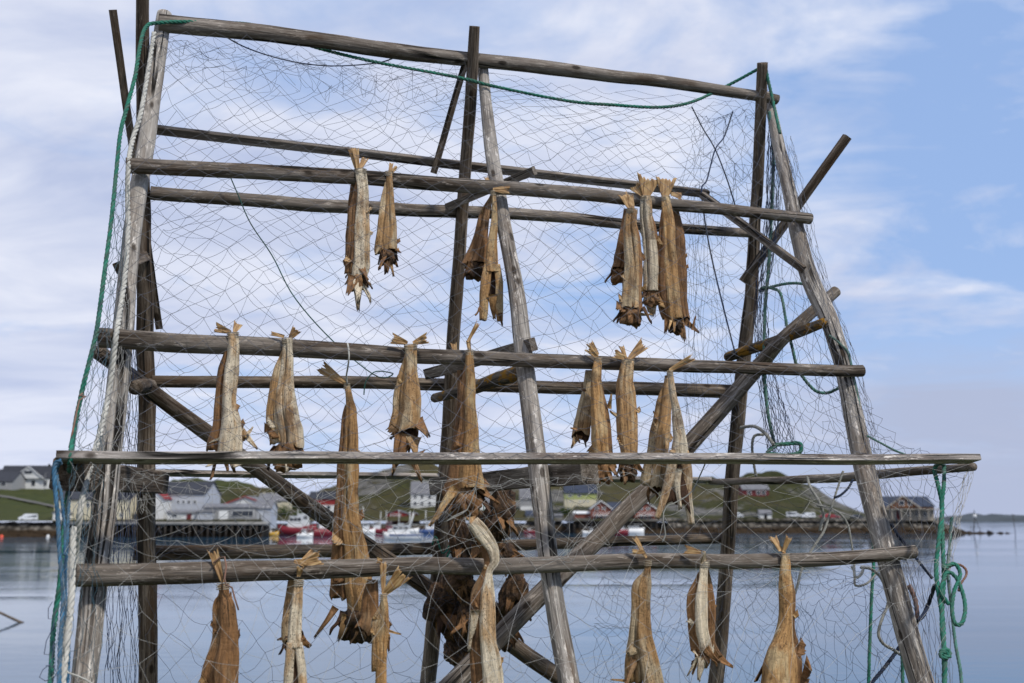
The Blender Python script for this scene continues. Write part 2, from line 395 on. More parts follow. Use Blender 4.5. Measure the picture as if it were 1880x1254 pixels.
def loft(mb, C, W, N, ratio=.5, n=44, groove=None, flare_open=True, rag=.2, amp=.10, mat=0, mat_in=1, top_round=False):
    """flattened, wrinkled, folded skin tube; C world pts top->bottom, W full widths"""
    sd = Vector((random.uniform(0, 50), random.uniform(0, 50), random.uniform(0, 50)))
    if groove is None:
        g0 = random.choice((-1, 1))*random.uniform(.05, .5)
        groove = [(g0, random.uniform(.55, .85), .085), (-g0*random.uniform(.6, 1.5), random.uniform(.2, .4), .09), (random.uniform(-.8, .8), .18, .06), (random.uniform(-.9, .9), .14, .05)]
    V, Rr, F = [], [], []; L = 0; m = len(C)
    inner = 5 if flare_open else 0
    op = random.uniform(.25, .8)
    side_step = random.choice((-1, 1))*random.uniform(.10, .26)
    def ring(i, scale, up, rg, f):
        nonlocal L
        t = (C[min(i+1, m-1)]-C[max(i-1, 0)]).normalized(); nn = (N-t*N.dot(t)).normalized(); S = t.cross(nn)
        w = W[i]/2*scale; ok = min(1, i/5)
        tw = .45*ok*noise.noise(Vector((L*3.2, 5, 5))+sd); S, nn = S*math.cos(tw)+nn*math.sin(tw), nn*math.cos(tw)-S*math.sin(tw)
        cofs = S*(ok*.10*w*noise.noise(Vector((L*6, 2, 9))+sd))
        wl = 1+.16*ok*noise.noise(Vector((L*7, 1, 0))+sd)+.10*ok*noise.noise(Vector((L*22, 1, 0))+sd)
        wr = 1+.16*ok*noise.noise(Vector((L*7, 8, 0))+sd)+.10*ok*noise.noise(Vector((L*22, 8, 0))+sd)
        for j in range(n):
            a = 2*math.pi*j/n; x, y = math.cos(a), math.sin(a)
            yy = y*ratio*(1+.35*noise.noise(Vector((x*1.2, L*4, 3))+sd)); d = 0
            if y > 0:
                for q, (g, dp, sg) in enumerate(groove):
                    gg = g+.22*noise.noise(Vector((0, L*4, q*9))+sd)
                    d += dp*ratio*math.exp(-((x-gg)/sg)**2)*ok*(.55+.7*noise.noise(Vector((L*5, q*3.1, 2))+sd)+.2)
                yy += side_step*(1 if x > groove[0][0] else 0)*ok*y
            k = (wr if x > 0 else wl)*(1+amp*noise.noise(Vector((x*2.2, y*2.2, L*9))+sd)+amp*.5*noise.noise(Vector((x*7, y*7, L*6))+sd))
            z = rg*w*(noise.noise(Vector((x*1.6, y*1.6, 9))+sd)*1.7+.6*noise.noise(Vector((x*5, y*5, 4))+sd))
            z -= op*f*w*max(-.3, y)*(1 if flare_open else 0)
            p = C[i]+cofs+S*(x*w*k)+nn*((yy-d)*w)+t*(z-up)
            V.append(p); Rr.append(Vector((x*W[i]/2, (yy-d)*W[i]/2, L-up))+sd)
    for i in range(m):
        if i: L += (C[i]-C[i-1]).length
        f = max(0, (i-(m-5))/4)
        ring(i, 1, 0, rag*f, f)
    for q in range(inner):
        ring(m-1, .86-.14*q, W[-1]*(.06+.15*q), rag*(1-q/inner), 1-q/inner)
    tot = m+inner
    for i in range(tot-1):
        for j in range(n):
            a, b = i*n+j, i*n+(j+1) % n
            F.append((a, b, b+n, a+n))
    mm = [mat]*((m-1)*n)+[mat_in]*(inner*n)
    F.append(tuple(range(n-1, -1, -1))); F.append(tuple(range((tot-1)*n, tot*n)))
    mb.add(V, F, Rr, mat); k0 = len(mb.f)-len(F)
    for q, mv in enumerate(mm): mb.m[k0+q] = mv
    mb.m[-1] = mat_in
nfish = 0
def fish(label, spine, mat, off=.15, s=0.0, tails=(), spikes=(), split=None, closed=False, flaps=4, ratio=.62, yaw=None, tie=True, back=0.0, groove=None, wrap=False, gr=None):
    """spine: (x,y,w px) from the tied tail end down to the head end"""
    global nfish; nfish += 1
    random.seed(700+nfish)
    x0, y0, w0 = spine[0]
    P0 = pt(x0, y0, s, off)
    root = empty('dried_cod', P0, label, 'dried fish', 'dried cod hanging from the rack')
    yw = random.uniform(-.35, .35) if yaw is None else yaw
    N = Matrix.Rotation(yw, 3, 'Z') @ NRM
    Ln = sum(math.hypot(spine[i+1][0]-spine[i][0], spine[i+1][1]-spine[i][1]) for i in range(len(spine)-1))
    def path(sp, n=None):
        n = n or max(10, int(Ln/6)); S = catmull(sp, n)
        C = [vpt(x, y, P0, back*min(1, (y-y0)/120)) for x, y, w in S]
        return C, [max(w, 3)*.99*m_px(c) for (x, y, w), c in zip(S, C)]
    mb = MB()
    if split:
        C, W = path(spine); loft(mb, C, W, N, ratio, flare_open=False, rag=0, groove=groove)
        for leg in split:
            n = max(8, int(abs(leg[-1][1]-leg[0][1])/6)); C, W = path(leg, n)
            loft(mb, C, W, N, .7, n=24, groove=[(random.uniform(-.5, .5), .5, .2)], flare_open=False, rag=.1, amp=.14)
        # membrane between the halves
        (ax, ay, aw), (bx, by, bw) = split[0][-1], split[1][-1]
        A = vpt((split[0][0][0]+split[1][0][0])/2, split[0][0][1], P0, back-.015)
        B = vpt((ax+bx)/2, (ay+by)/2-14, P0, back-.015)
        k = m_px(A); sheet(mb, A, B, N, 10*k, (abs(bx-ax)*.9)*k, .06, .25, 9, 8, .004, 1)
    else:
        C, W = path(spine); wmax = max(q[2] for q in spine); fold = wmax > 24 and len(C) > 20
        if fold:
            sg_ = random.choice((-1, -1, 1)); m_ = len(C); sh = [min(1, i/(m_*.22)) for i in range(m_)]
            Cm = [c-RD*(sg_*.13*w*e) for c, w, e in zip(C, W, sh)]; Wm = [w*(1-.22*e) for w, e in zip(W, sh)]
            loft(mb, Cm, Wm, N, .72, flare_open=not closed, rag=.06 if closed else .20, groove=groove)
            i0, i1 = int(m_*random.uniform(.08, .2)), int(m_*random.uniform(.86, .99)); fl = []; fw = []
            for i in range(i0, i1):
                e = min(1, (i-i0)/(m_*.2)); wob = noise.noise(Vector((i*.11, nfish*3.3, 0)))
                fl.append(C[i]+RD*(sg_*W[i]*(.20+.17*e+.10*wob*e))-NRM*(W[i]*(.16+.10*wob))); fw.append(W[i]*(.30+.22*e+.10*wob))
            mf = MB(); loft(mf, fl, fw, Matrix.Rotation(sg_*random.uniform(.3, .9), 3, 'Z') @ NRM, .42, n=28, groove=[(random.uniform(-.4, .4), .7, .12)], flare_open=False, rag=.35, amp=.14)
            flap_mesh = (mf, random.choice((F_BROWN, F_BROWN, F_TAN)))
        else:
            flap_mesh = None; loft(mb, C, W, N, ratio, flare_open=not closed, rag=.06 if closed else .20, groove=groove)
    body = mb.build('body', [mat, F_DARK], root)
    if not split and flap_mesh: flap_mesh[0].build('belly_flap', flap_mesh[1], root)
    if not split and len(C) > 20:
        for q in range(random.choice((2, 3, 3, 4))):
            i = random.randint(int(len(C)*.3), len(C)-3); sgn = random.choice((-1, 1)); A = C[i]+RD*(sgn*W[i]*.42); L_ = W[i]*random.uniform(.18, .38)
            B = A+RD*(sgn*L_*.7)+Vector((0, 0, -L_*random.uniform(.2, 1.0)))+NRM*random.uniform(-.3, .5)*L_
            mf = MB(); sheet(mf, A, B, NRM, W[i]*random.uniform(.35, .8), W[i]*random.uniform(.15, .4), random.uniform(.1, .35), .45, 9, 5, .003, 0, random.uniform(-.6, .6))
            mf.build('fin', random.choice((mat, TAILM, F_BROWN)), root)
    xb, yb, wb = spine[-1]
    for t in tails:
        bx, by, tx, ty, w = t[:5]
        A = vpt(bx, by, P0, .004); B = vpt(tx, ty, P0, random.uniform(-.03, .03) if len(t) < 6 else t[5])
        k = m_px(A); mb = MB(); sheet(mb, A, B, Matrix.Rotation(random.uniform(-.5, .5), 3, 'Z') @ NRM, max(6, w*.24)*k, w*k, random.uniform(.05, .16), .22, 13, 9, .002)
        mb.build('tail_fin', TAILM, root)
    for q in spikes:
        bx, by, tx, ty, w = q[:5]
        A = vpt(bx, by, P0, back+random.uniform(-.01, .025)); B = vpt(tx, ty, P0, back+random.uniform(-.03, .05))
        k = m_px(A); mb = MB(); sheet(mb, A, B, N, w*k, max(2, w*.25)*k, random.uniform(.05, .2), .3, 7, 7, .005, 0, random.uniform(-1.2, 1.2))
        mb.build('fin', random.choice((mat, F_BROWN)), root)
    if flaps and not closed and not split:
        k = m_px(C[-1])
        for q in range(flaps):
            mb = MB()
            u = (q+.5)/flaps-.5+random.uniform(-.08, .08)
            A = C[-1]+RD*(u*wb*.8*k)+Vector((0, 0, wb*.12*k))+NRM*random.uniform(-.2, .2)*wb*k
            B = A+Vector((0, 0, -wb*k*random.uniform(.3, .85)))+RD*(u*wb*k*random.uniform(.3, 1.3))+NRM*random.uniform(-.15, .25)*wb*k
            sheet(mb, A, B, Matrix.Rotation(random.uniform(-1, 1), 3, 'Z') @ NRM, wb*k*random.uniform(.18, .36), wb*k*.05, random.uniform(.15, .4), .25, 7, 8, .005, 0, random.uniform(-1.8, 1.8))
            mb.build('gill_flap', F_BROWN if random.random() < .45 else F_DARK, root)
        if flaps >= 4:
            mb = MB(); bm = bmesh.new(); bmesh.ops.create_icosphere(bm, subdivisions=4, radius=1); sd = Vector((random.uniform(0, 90), random.uniform(0, 90), 0)); V, Rr = [], []
            cc = C[-1]+Vector((0, 0, -wb*.10*k))+NRM*(-.05*wb*k)
            for v in bm.verts:
                q = v.co; kq = 1+.45*noise.noise(q*1.6+sd)+.25*(1-2*abs(noise.noise(q*3.5+sd)))
                lp = Vector((q.x*.36, q.y*.26, q.z*.42-.18*abs(q.x)))*wb*k*kq; V.append(cc+RD*lp.x+NRM*lp.y+Vector((0, 0, lp.z))); Rr.append(lp+sd)
            mb.add(V, [tuple(z.index for z in f.verts) for f in bm.faces], Rr); bm.free(); mb.build('collar', HEADM if random.random() < .6 else F_BROWN, root)
    if tie:
        mb = MB(); k = m_px(P0); rr = max(w0, 9)*.5*k+.003; ps = []
        for q in range(50):
            a = q/49*7*math.pi; ps.append(P0+Vector((0, 0, .004-.024*q/49))+RD*math.cos(a)*rr+NRM*math.sin(a)*rr*.62)
        tube(mb, ps, .0019, 5); mb.build('tie_string', N_TAN, root)
    return root
# -- upper rail
fish('large pale brown fish with upright three pointed tail, leftmost on the upper front rail', [(662, 312, 20), (663, 345, 26), (660, 400, 36), (659, 450, 38), (658, 490, 40), (656, 512, 34)], F_PALE, tails=[(655, 312, 645, 268, 16), (657, 312, 656, 266, 16), (660, 312, 672, 282, 14)],
     spikes=[(650, 508, 634, 548, 24), (655, 508, 662, 572, 26), (660, 505, 684, 520, 10), (648, 505, 638, 540, 20), (664, 508, 672, 560, 14), (664, 492, 680, 512, 14), (657, 510, 655, 560, 26)], flaps=6)
fish('narrow brown partner fish hanging behind the large pale leftmost fish of the upper rail', [(652, 330, 14), (648, 380, 20), (645, 450, 22), (645, 500, 24)], F_BROWN, off=.04, tie=False, flaps=2)
fish('small slim brown fish with thin frayed tail, second on the upper front rail', [(714, 316, 12), (713, 350, 18), (712, 400, 28), (711, 450, 36), (712, 465, 33)], F_TAN, tails=[(716, 316, 720, 295, 8), (718, 318, 730, 305, 6)],
     spikes=[(698, 452, 687, 466, 9), (724, 455, 736, 464, 7), (712, 462, 712, 506, 24), (708, 462, 698, 498, 14), (720, 462, 728, 492, 12), (716, 465, 720, 510, 10)], flaps=5)
fish('dark slim fish with a flared head end beside the middle back post, upper rail', [(906, 352, 6), (894, 385, 15), (886, 430, 24), (878, 470, 34), (872, 488, 40)], F_BROWN, off=.06, tails=[(905, 352, 893, 318, 9)],
     spikes=[(862, 480, 852, 492, 9), (880, 488, 888, 505, 12), (868, 484, 858, 505, 10)], flaps=4)
fish('slender golden fish split open below, right of the dark slim one on the upper rail', [(906, 352, 8), (908, 390, 12), (905, 440, 19), (903, 480, 26), (904, 500, 30)], F_GOLD, tails=[(905, 348, 938, 347, 18, .05)],
     split=[[(897, 486, 16), (891, 520, 19), (888, 560, 18), (886, 588, 14)], [(912, 486, 14), (917, 520, 15), (916, 560, 16), (918, 590, 12)]], spikes=[(886, 560, 866, 575, 5), (918, 575, 924, 600, 9), (905, 540, 904, 588, 18)])
fish('dark folded fish at the left rear of the right cluster of the upper rail', [(1153, 385, 18), (1149, 430, 28), (1143, 480, 34), (1138, 500, 34)], F_BROWN, off=.05, tie=False, spikes=[(1132, 498, 1120, 516, 12), (1142, 500, 1142, 530, 5)], flaps=4)
fish('speckled tan fish with drooping tail fin, left of three large ones on the upper rail', [(1160, 385, 20), (1161, 420, 30), (1163, 480, 37), (1161, 540, 42), (1160, 570, 46)], F_TAN, tails=[(1160, 388, 1136, 358, 26), (1162, 385, 1155, 352, 18)],
     spikes=[(1150, 570, 1135, 590, 14), (1170, 575, 1200, 583, 8), (1165, 575, 1172, 605, 10), (1158, 574, 1150, 594, 10)], flaps=7)
fish("very pale speckled fish with broad fanned tail, middle of three large ones on upper rail", [(1186, 362, 20), (1190, 400, 30), (1197, 450, 33), (1198, 500, 36), (1198, 540, 37)], F_PALE, tails=[(1186, 362, 1188, 322, 52), (1184, 362, 1164, 336, 24)],
     spikes=[(1195, 545, 1200, 584, 28), (1188, 545, 1186, 575, 12)], flaps=6)
fish('longest smooth golden fish with spread forked tail, rightmost of three large ones', [(1222, 362, 16), (1224, 400, 29), (1227, 470, 34), (1230, 530, 38), (1235, 575, 40), (1240, 592, 32)], F_GOLD, off=.17, tails=[(1221, 364, 1222, 325, 40)], closed=False,
     spikes=[(1226, 582, 1220, 616, 14), (1246, 588, 1258, 630, 22), (1238, 590, 1238, 612, 6), (1232, 588, 1229, 604, 6)], flaps=4)
fish('thin reddish brown fish with hooked spike behind the longest golden fish', [(1240, 384, 12), (1245, 440, 24), (1249, 500, 24), (1252, 560, 22), (1258, 590, 20)], F_BROWN, off=.04, tails=[(1232, 356, 1262, 359, 16, -.08)], tie=False, spikes=[(1258, 590, 1284, 612, 14), (1272, 606, 1276, 578, 6)], flaps=2)
# -- second rail
fish('pale fish with two curled tail lobes, leftmost on the second front rail', [(428, 612, 18), (427, 640, 24), (420, 690, 32), (416, 740, 34), (418, 780, 46), (416, 820, 54), (414, 846, 52)], F_PALE, off=.16, tails=[(424, 610, 392, 600, 20), (430, 610, 440, 590, 18)],
     spikes=[(436, 785, 478, 822, 18), (455, 796, 466, 784, 8), (402, 806, 380, 812, 5), (400, 846, 378, 856, 10), (440, 844, 428, 858, 22)], flaps=3)
fish('pale broad shouldered fish with thin left tail lobe, second on the second front rail', [(528, 622, 17), (526, 655, 23), (520, 705, 36), (519, 750, 48), (526, 800, 58), (527, 828, 58)], F_PALE, off=.16, tails=[(522, 618, 494, 610, 8), (532, 622, 546, 602, 20)],
     spikes=[(540, 815, 562, 834, 18), (512, 830, 500, 850, 12), (530, 826, 530, 868, 22), (516, 830, 520, 856, 10)], flaps=6)
fish('very long golden fish tied low with string, its dark frayed tail pointing left', [(637, 706, 9), (640, 735, 16), (641, 760, 27), (641, 820, 33), (640, 880, 36), (640, 950, 40), (646, 1015, 58), (650, 1060, 66), (655, 1110, 74), (655, 1132, 70)], F_GOLD, off=.0, tails=[(634, 704, 582, 668, 26)],
     spikes=[(616, 1115, 580, 1174, 14), (640, 1130, 622, 1180, 26), (650, 1128, 655, 1150, 24), (672, 1090, 690, 1130, 24)], flaps=6, back=.02)
fish("tan fish with two wide tail lobes tied by string, second rail left of middle post", [(754, 634, 22), (752, 670, 28), (750, 720, 44), (749, 760, 48), (744, 800, 48)], F_TAN, off=.16, tails=[(748, 630, 718, 620, 22), (758, 630, 788, 620, 22)],
     spikes=[(764, 770, 786, 806, 28), (735, 795, 714, 876, 22), (750, 800, 732, 860, 30), (757, 845, 778, 886, 14), (770, 834, 784, 824, 7), (758, 800, 756, 850, 34)], flaps=3)
fish("long fish with bent stick like tail and wide flared head beside the middle leg", [(862, 644, 12), (861, 680, 22), (860, 730, 28), (861, 780, 34), (858, 830, 44), (856, 880, 60), (856, 908, 66)], F_GOLD, off=.16, tails=[(862, 644, 859, 622, 9), (859, 628, 876, 588, 10)],
     spikes=[(838, 895, 780, 962, 22), (876, 890, 912, 930, 20), (845, 905, 820, 940, 22), (870, 908, 872, 946, 18)], flaps=5)
fish('narrow partner fish half hidden behind the stick tailed fish by the middle post', [(846, 680, 14), (849, 740, 20), (846, 800, 26), (838, 880, 30)], F_BROWN, off=.03, tails=[(836, 652, 832, 626, 12)], tie=False, flaps=2)
fish("fish leaning left with nicked side fin, rear left of the second rail's right group", [(1082, 680, 14), (1080, 720, 24), (1072, 770, 30), (1064, 804, 32)], F_TAN, off=.05, tie=False, spikes=[(1058, 804, 1046, 822, 14), (1060, 790, 1048, 784, 7), (1072, 718, 1066, 704, 10)], flaps=3)
fish('smooth tan fish with rounded folded tail, first of the right group on the second rail', [(1098, 658, 13), (1097, 690, 23), (1100, 740, 31), (1105, 790, 38), (1108, 840, 42), (1104, 860, 42)], F_GOLD, off=.16, tails=[(1097, 656, 1080, 636, 24), (1098, 652, 1084, 626, 16)],
     spikes=[(1112, 858, 1130, 882, 18), (1092, 860, 1086, 880, 10), (1118, 750, 1122, 722, 10)], flaps=5)
fish('wide speckled fish with tail spread like a moth, second of the right group', [(1153, 662, 22), (1151, 700, 36), (1152, 740, 42), (1153, 780, 44), (1156, 830, 34), (1154, 858, 38)], F_TAN, off=.16, tails=[(1150, 658, 1124, 648, 20), (1154, 660, 1182, 630, 24), (1150, 658, 1138, 634, 12)],
     spikes=[(1150, 858, 1144, 890, 20), (1166, 852, 1182, 868, 16), (1140, 770, 1124, 752, 10)], flaps=5)
fish('brown fish hanging straight behind the split pale fish, second rail', [(1226, 690, 12), (1222, 730, 24), (1216, 780, 32), (1208, 840, 36), (1200, 900, 36)], F_TAN, off=.06, tie=False, spikes=[(1206, 770, 1201, 752, 6)], flaps=3)
fish('pale fish split into two long legs with tail bent right, rightmost on the second rail', [(1230, 682, 10), (1235, 720, 13), (1243, 760, 18), (1247, 800, 25), (1248, 840, 34)], F_PALE, off=.17, tails=[(1229, 680, 1276, 652, 14)],
     split=[[(1238, 828, 18), (1230, 870, 18), (1220, 910, 16), (1206, 952, 10)], [(1256, 828, 17), (1262, 870, 19), (1262, 910, 17), (1270, 962, 12)]], spikes=[(1240, 860, 1238, 936, 26)])
# -- lowest rail
fish('brown fish with pointed tail lashed by a rusty cord, leftmost on the lowest rail', [(410, 1072, 20), (411, 1095, 24), (413, 1115, 38), (414, 1170, 44), (408, 1230, 56), (406, 1300, 62)], F_BROWN, off=.15, tails=[(409, 1070, 386, 1004, 20)], closed=True, spikes=[(425, 1110, 422, 1088, 6)])
fish("pale fish forked at the bottom, its tasselled tail lying over the lowest rail at left", [(549, 1066, 15), (546, 1100, 20), (542, 1150, 24), (540, 1190, 26)], F_PALE, off=.17, tails=[(548, 1058, 552, 1040, 14), (545, 1036, 592, 1022, 26), (552, 1032, 580, 1006, 14), (540, 1030, 566, 1034, 16)],
     split=[[(534, 1180, 15), (530, 1230, 16), (526, 1300, 16)], [(548, 1180, 14), (554, 1230, 17), (558, 1300, 18)]])
fish('grey brown partner behind the forked pale fish, lowest rail, with a wide flared end', [(536, 1064, 14), (533, 1110, 24), (533, 1160, 34), (540, 1176, 44)], F_TAN, off=.04, tie=False, spikes=[(524, 1170, 508, 1175, 8), (556, 1176, 568, 1192, 14)], flaps=3)
fish('golden slim fish with a big frayed tail fan dropping right below the lowest rail', [(704, 1092, 11), (703, 1120, 20), (699, 1150, 30), (697, 1190, 28), (696, 1300, 24)], F_GOLD, off=.17, tails=[(704, 1092, 748, 1050, 38, .03), (704, 1090, 702, 1024, 14), (702, 1030, 690, 1028, 12)], closed=True, spikes=[(706, 1155, 734, 1166, 7), (712, 1170, 712, 1195, 10)])
fish('brown partner fish between the long golden fish and the fan tailed one, lowest rail', [(684, 1064, 18), (680, 1100, 28), (676, 1140, 30), (664, 1162, 30)], F_BROWN, off=.04, tie=False, flaps=3)
fish('cream fish with a long arched tail in front of the dark fish heads, lowest rail', [(868, 958, 25), (882, 978, 34), (899, 1004, 32), (905, 1030, 24), (896, 1050, 18), (892, 1085, 36), (890, 1130, 42), (892, 1180, 44), (897, 1220, 50), (900, 1300, 54)], F_PALE, off=.27, closed=True, tie=False, tails=[(870, 964, 862, 948, 22)], spikes=[(874, 1120, 868, 1200, 22)])
fish('speckled fish with narrow raised tail, first right of the middle leg on the lowest rail', [(1189, 1030, 13), (1187, 1050, 16), (1181, 1075, 32), (1179, 1120, 30), (1178, 1160, 38), (1186, 1210, 50), (1196, 1300, 70)], F_TAN, off=.16, tails=[(1187, 1024, 1160, 984, 12), (1184, 1014, 1155, 1012, 10)], closed=True, spikes=[(1166, 1210, 1152, 1262, 18), (1148, 1250, 1122, 1246, 6)])
fish('curved pale fish with tail folded left over the lowest rail, its dark head end spiky', [(1293, 1032, 17), (1289, 1060, 22), (1284, 1100, 34), (1285, 1150, 34), (1292, 1190, 36), (1290, 1202, 34)], F_PALE, off=.17, tails=[(1288, 1014, 1254, 1008, 18)],
     spikes=[(1296, 1190, 1320, 1222, 16), (1280, 1208, 1262, 1244, 7), (1290, 1206, 1290, 1252, 24), (1284, 1206, 1274, 1240, 10), (1292, 1032, 1288, 1010, 18)], flaps=4)
fish('brown partner bulging out behind the curved pale fish on the lowest rail', [(1296, 1044, 10), (1302, 1085, 16), (1306, 1130, 18), (1304, 1180, 20), (1318, 1210, 20)], F_BROWN, off=.05, tie=False, spikes=[(1318, 1205, 1344, 1228, 16)], flaps=1)
fish('broad golden fish swelling to a wide folded belly, rightmost on the lowest rail', [(1442, 1018, 15), (1444, 1045, 28), (1446, 1085, 36), (1446, 1130, 36), (1444, 1170, 48), (1442, 1220, 80), (1440, 1300, 100)], F_GOLD, off=.16, tails=[(1432, 1012, 1422, 980, 22), (1438, 1014, 1446, 982, 16), (1441, 1016, 1414, 984, 8)], closed=True, groove=[(-.15, .35, .13), (.35, .25, .12), (-.6, .2, .1)], spikes=[(1420, 1200, 1395, 1258, 26)])
random.seed(5)
# ================================================================== COD HEADS
nh = 0
def codhead(label, x, y, w, h, s=.62, off=0.0, tilt=0.0):
    global nh; nh += 1; random.seed(300+nh)
    c = pt(x, y, s, off); k = m_px(c); sd = Vector((random.uniform(0, 90), random.uniform(0, 90), random.uniform(0, 90)))
    bm = bmesh.new(); bmesh.ops.create_icosphere(bm, subdivisions=5, radius=1)
    M = Matrix.Rotation(tilt, 3, NRM); S = RD; mb = MB(); V, Rr = [], []
    ca = random.uniform(-.5, .5)
    for v in bm.verts:
        p = v.co.copy()
        q = noise.noise(p*1.4+sd); r2 = 1-abs(noise.noise(p*2.6+sd))*2; r3 = 1-abs(noise.noise(p*6+sd*2))*2
        k_ = .93+.36*q+.24*r2+.10*r3
        # gaping mouth / gill hollow that faces the viewer and down
        d = (p-Vector((ca, .75, -.55)).normalized()).length
        k_ *= 1-.55*math.exp(-(d/.42)**2)
        tp = 1-.35*max(0, p.z)                       # narrower to the jaw it hangs by
        lp = Vector((p.x*w/2*tp, p.y*w/2*.72, p.z*h/2))*k*k_
        V.append(c + M @ (S*lp.x+NRM*lp.y+Vector((0, 0, lp.z)))); Rr.append(lp+sd)
    mb.add(V, [tuple(q.index for q in f.verts) for f in bm.faces], Rr); bm.free()
    root = empty('cod_skull', Vector((c.x, c.y, c.z-h/2*k)), label, 'dried fish head', 'dried fish heads tied in a bunch')
    mb.build('head_skin', HEADM, root)
    for q in range(5):
        a = random.uniform(-1.1, 1.1)
        A = c+M @ (RD*(a*w*.35*k)+NRM*(w*.28*k)+Vector((0, 0, -h*.1*k)))
        B = A+M @ (RD*(a*w*.35*k)+NRM*(w*.10*k)+Vector((0, 0, -h*random.uniform(.3, .5)*k)))
        mb = MB(); sheet(mb, A, B, NRM, w*random.uniform(.25, .5)*k, w*.05*k, .35, .35, 7, 6, .005, 0, random.uniform(-1.2, 1.2)); mb.build('gill_flap', F_BROWN if q else F_DARK, root)
    mb = MB(); A = c+Vector((0, 0, h*.42*k)); mb2 = [A, A+Vector((0, 0, h*.35*k))]
    tube(mb, mb2, .003, 5); mb.build('tie_string', N_GREEN, root)
codhead('topmost brown fish head of the bunch, hanging right under the sawn crossbeam', 920, 938, 48, 92, .55, .05, -.2)
codhead('fish head in the middle of the bunch behind the arched cream tail', 888, 990, 56, 84, .6, 0, .2)
codhead('long gaping fish head on the left side by the green lashed post', 846, 992, 38, 106, .8, .03, .25)
codhead('big round wrinkled fish head in front of the middle post', 818, 1112, 62, 100, .8, .10, .1)
codhead('reddish brown fish head tucked right below the lowest rail near the post', 842, 1068, 48, 62, .7, .05, .6)
codhead('fish head with a pale eye socket, right edge of the bunch', 942, 1092, 44, 84, .6, 0, -.25)
codhead('dark fish head hidden behind the cream fish, centre of the bunch', 868, 1120, 50, 90, .68, 0, -.1)
codhead('lowest fish head of the bunch with loose ragged jaw', 846, 1190, 58, 74, .78, .06, .5)
codhead('low fish head right of the cream fish above the thick brace', 922, 1148, 44, 74, .66, 0, .3)
codhead('small fish head on the right peeping over the lowest rail', 925, 1020, 42, 50, .6, 0, .9)
random.seed(6)
# ================================================================== ROPES
def rope(name, label, P, wpx, mat, twist=True, parent=None, cat='rope', group=None, s=0.0, off=.2, loops=False):
    """P: (x,y[,s,off]) px way-points"""
    Q = [(p[0], p[1], p[2] if len(p) > 2 else s, p[3] if len(p) > 3 else off) for p in P]
    Ln = sum((pt(*Q[i+1])-pt(*Q[i])).length for i in range(len(Q)-1))
    step = .011 if twist else .03
    S = catmull(Q, max(8, int(Ln/step))); W = [pt(*q) for q in S]
    r = wpx*m_px(W[len(W)//2])/2; mb = MB()
    if twist:
        F = frames(W); L = 0; off_ = [[], [], []]
        for i, (p, (t, u, w)) in enumerate(zip(W, F)):
            if i: L += (p-W[i-1]).length
            for q in range(3):
                a = L/(r*7.0)*2*math.pi+q*2.0944
                off_[q].append(p+u*math.cos(a)*r*.5+w*math.sin(a)*r*.5)
        for q in range(3): tube(mb, off_[q], r*.56, 7)
    else: tube(mb, W, r, 6, .15)
    o = mb.build(name, mat, parent)
    if parent is None: tag(o, label, cat, group)
    return o
rope('rope', "long bright green rope running along the net's top edge and down its left side", [(92, 1275, -.12, .2), (98, 1160), (110, 1070), (117, 980), (125, 900), (130, 835, -.15, .2), (140, 770), (155, 700), (175, 620), (183, 570), (192, 500), (205, 400), (215, 300), (222, 240), (235, 190), (248, 140), (257, 85), (268, 50, 0, .14), (290, 42, 0, .12), (350, 40, 0, .10), (420, 42, 0, .08), (470, 47, 0, .0), (520, 66, 0, -.04), (590, 90, 0, -.03), (700, 116, 0, .02), (840, 142, 0, .03), (905, 158, 0, .03), (1040, 185, 0, .06), (1130, 193, 0, .07), (1210, 197, 0, .07), (1268, 188, 0, .06), (1330, 160, 0, .04), (1392, 127, 0, .17), (1404, 123, 0, .19), (1411, 150, 0, .16), (1420, 190, 0, .12), (1432, 245, 0, .12)], 7.2, RP_GREEN)
rope('rope', 'thick off white rope twisting down the left front leg', [(283, 60, 0, .10), (272, 130, 0, .08), (258, 210, 0, .08), (244, 255, 0, .08), (236, 300, 0, .13), (234, 360, 0, .08), (235, 420, 0, .08), (230, 500, 0, .08), (222, 560, 0, .10), (214, 610, 0, .17), (209, 650, 0, .14), (200, 720, 0, .08), (185, 790, 0, .10), (172, 835, 0, .16), (160, 880, -.08, .12), (147, 940, -.1, .12), (138, 1030), (130, 1100), (118, 1190), (112, 1275)], 10.5, RP_WHITE, off=.14)
rope('rope', 'braided grey white rope hanging beside the blue one at the lower left edge', [(135, 968, -.12, .16), (133, 1030, -.12, .16), (131, 1100, -.12, .16), (124, 1170, -.12, .16), (116, 1240, -.12, .16), (112, 1275, -.12, .16)], 13, RP_WHITE)
rope('rope', 'blue rope hanging from the left end of the plank', [(112, 846, -.17, .2), (101, 853, -.17, .19), (100, 880, -.17, .17), (106, 950, -.15, .16), (110, 1020, -.14, .15), (116, 1090, -.14, .15), (111, 1180, -.14, .15), (108, 1275, -.14, .15)], 9, RP_BLUE)
rope('rope', 'second blue strand tangled behind the green rope at the lower left', [(128, 900, -.1, .1), (124, 980, -.1, .1), (120, 1060, -.1, .1), (122, 1130, -.1, .1), (126, 1200, -.1, .1), (122, 1275, -.1, .1)], 7, RP_BLUE)
rope('rope', 'heavy green rope doubled over the right end of the pole and knotted below', [(1734, 1275, -.1, .1), (1733, 1200), (1731, 1140), (1722, 1080), (1719, 1040), (1725, 980), (1730, 930), (1722, 890), (1716, 862, -.15, .06), (1724, 851, -.14, .11), (1733, 856, -.12, .0), (1733, 890), (1729, 930), (1731, 1000), (1733, 1060), (1730, 1110), (1730, 1160), (1735, 1205), (1734, 1275)], 8, RP_GREEN, s=-.15, off=.08)
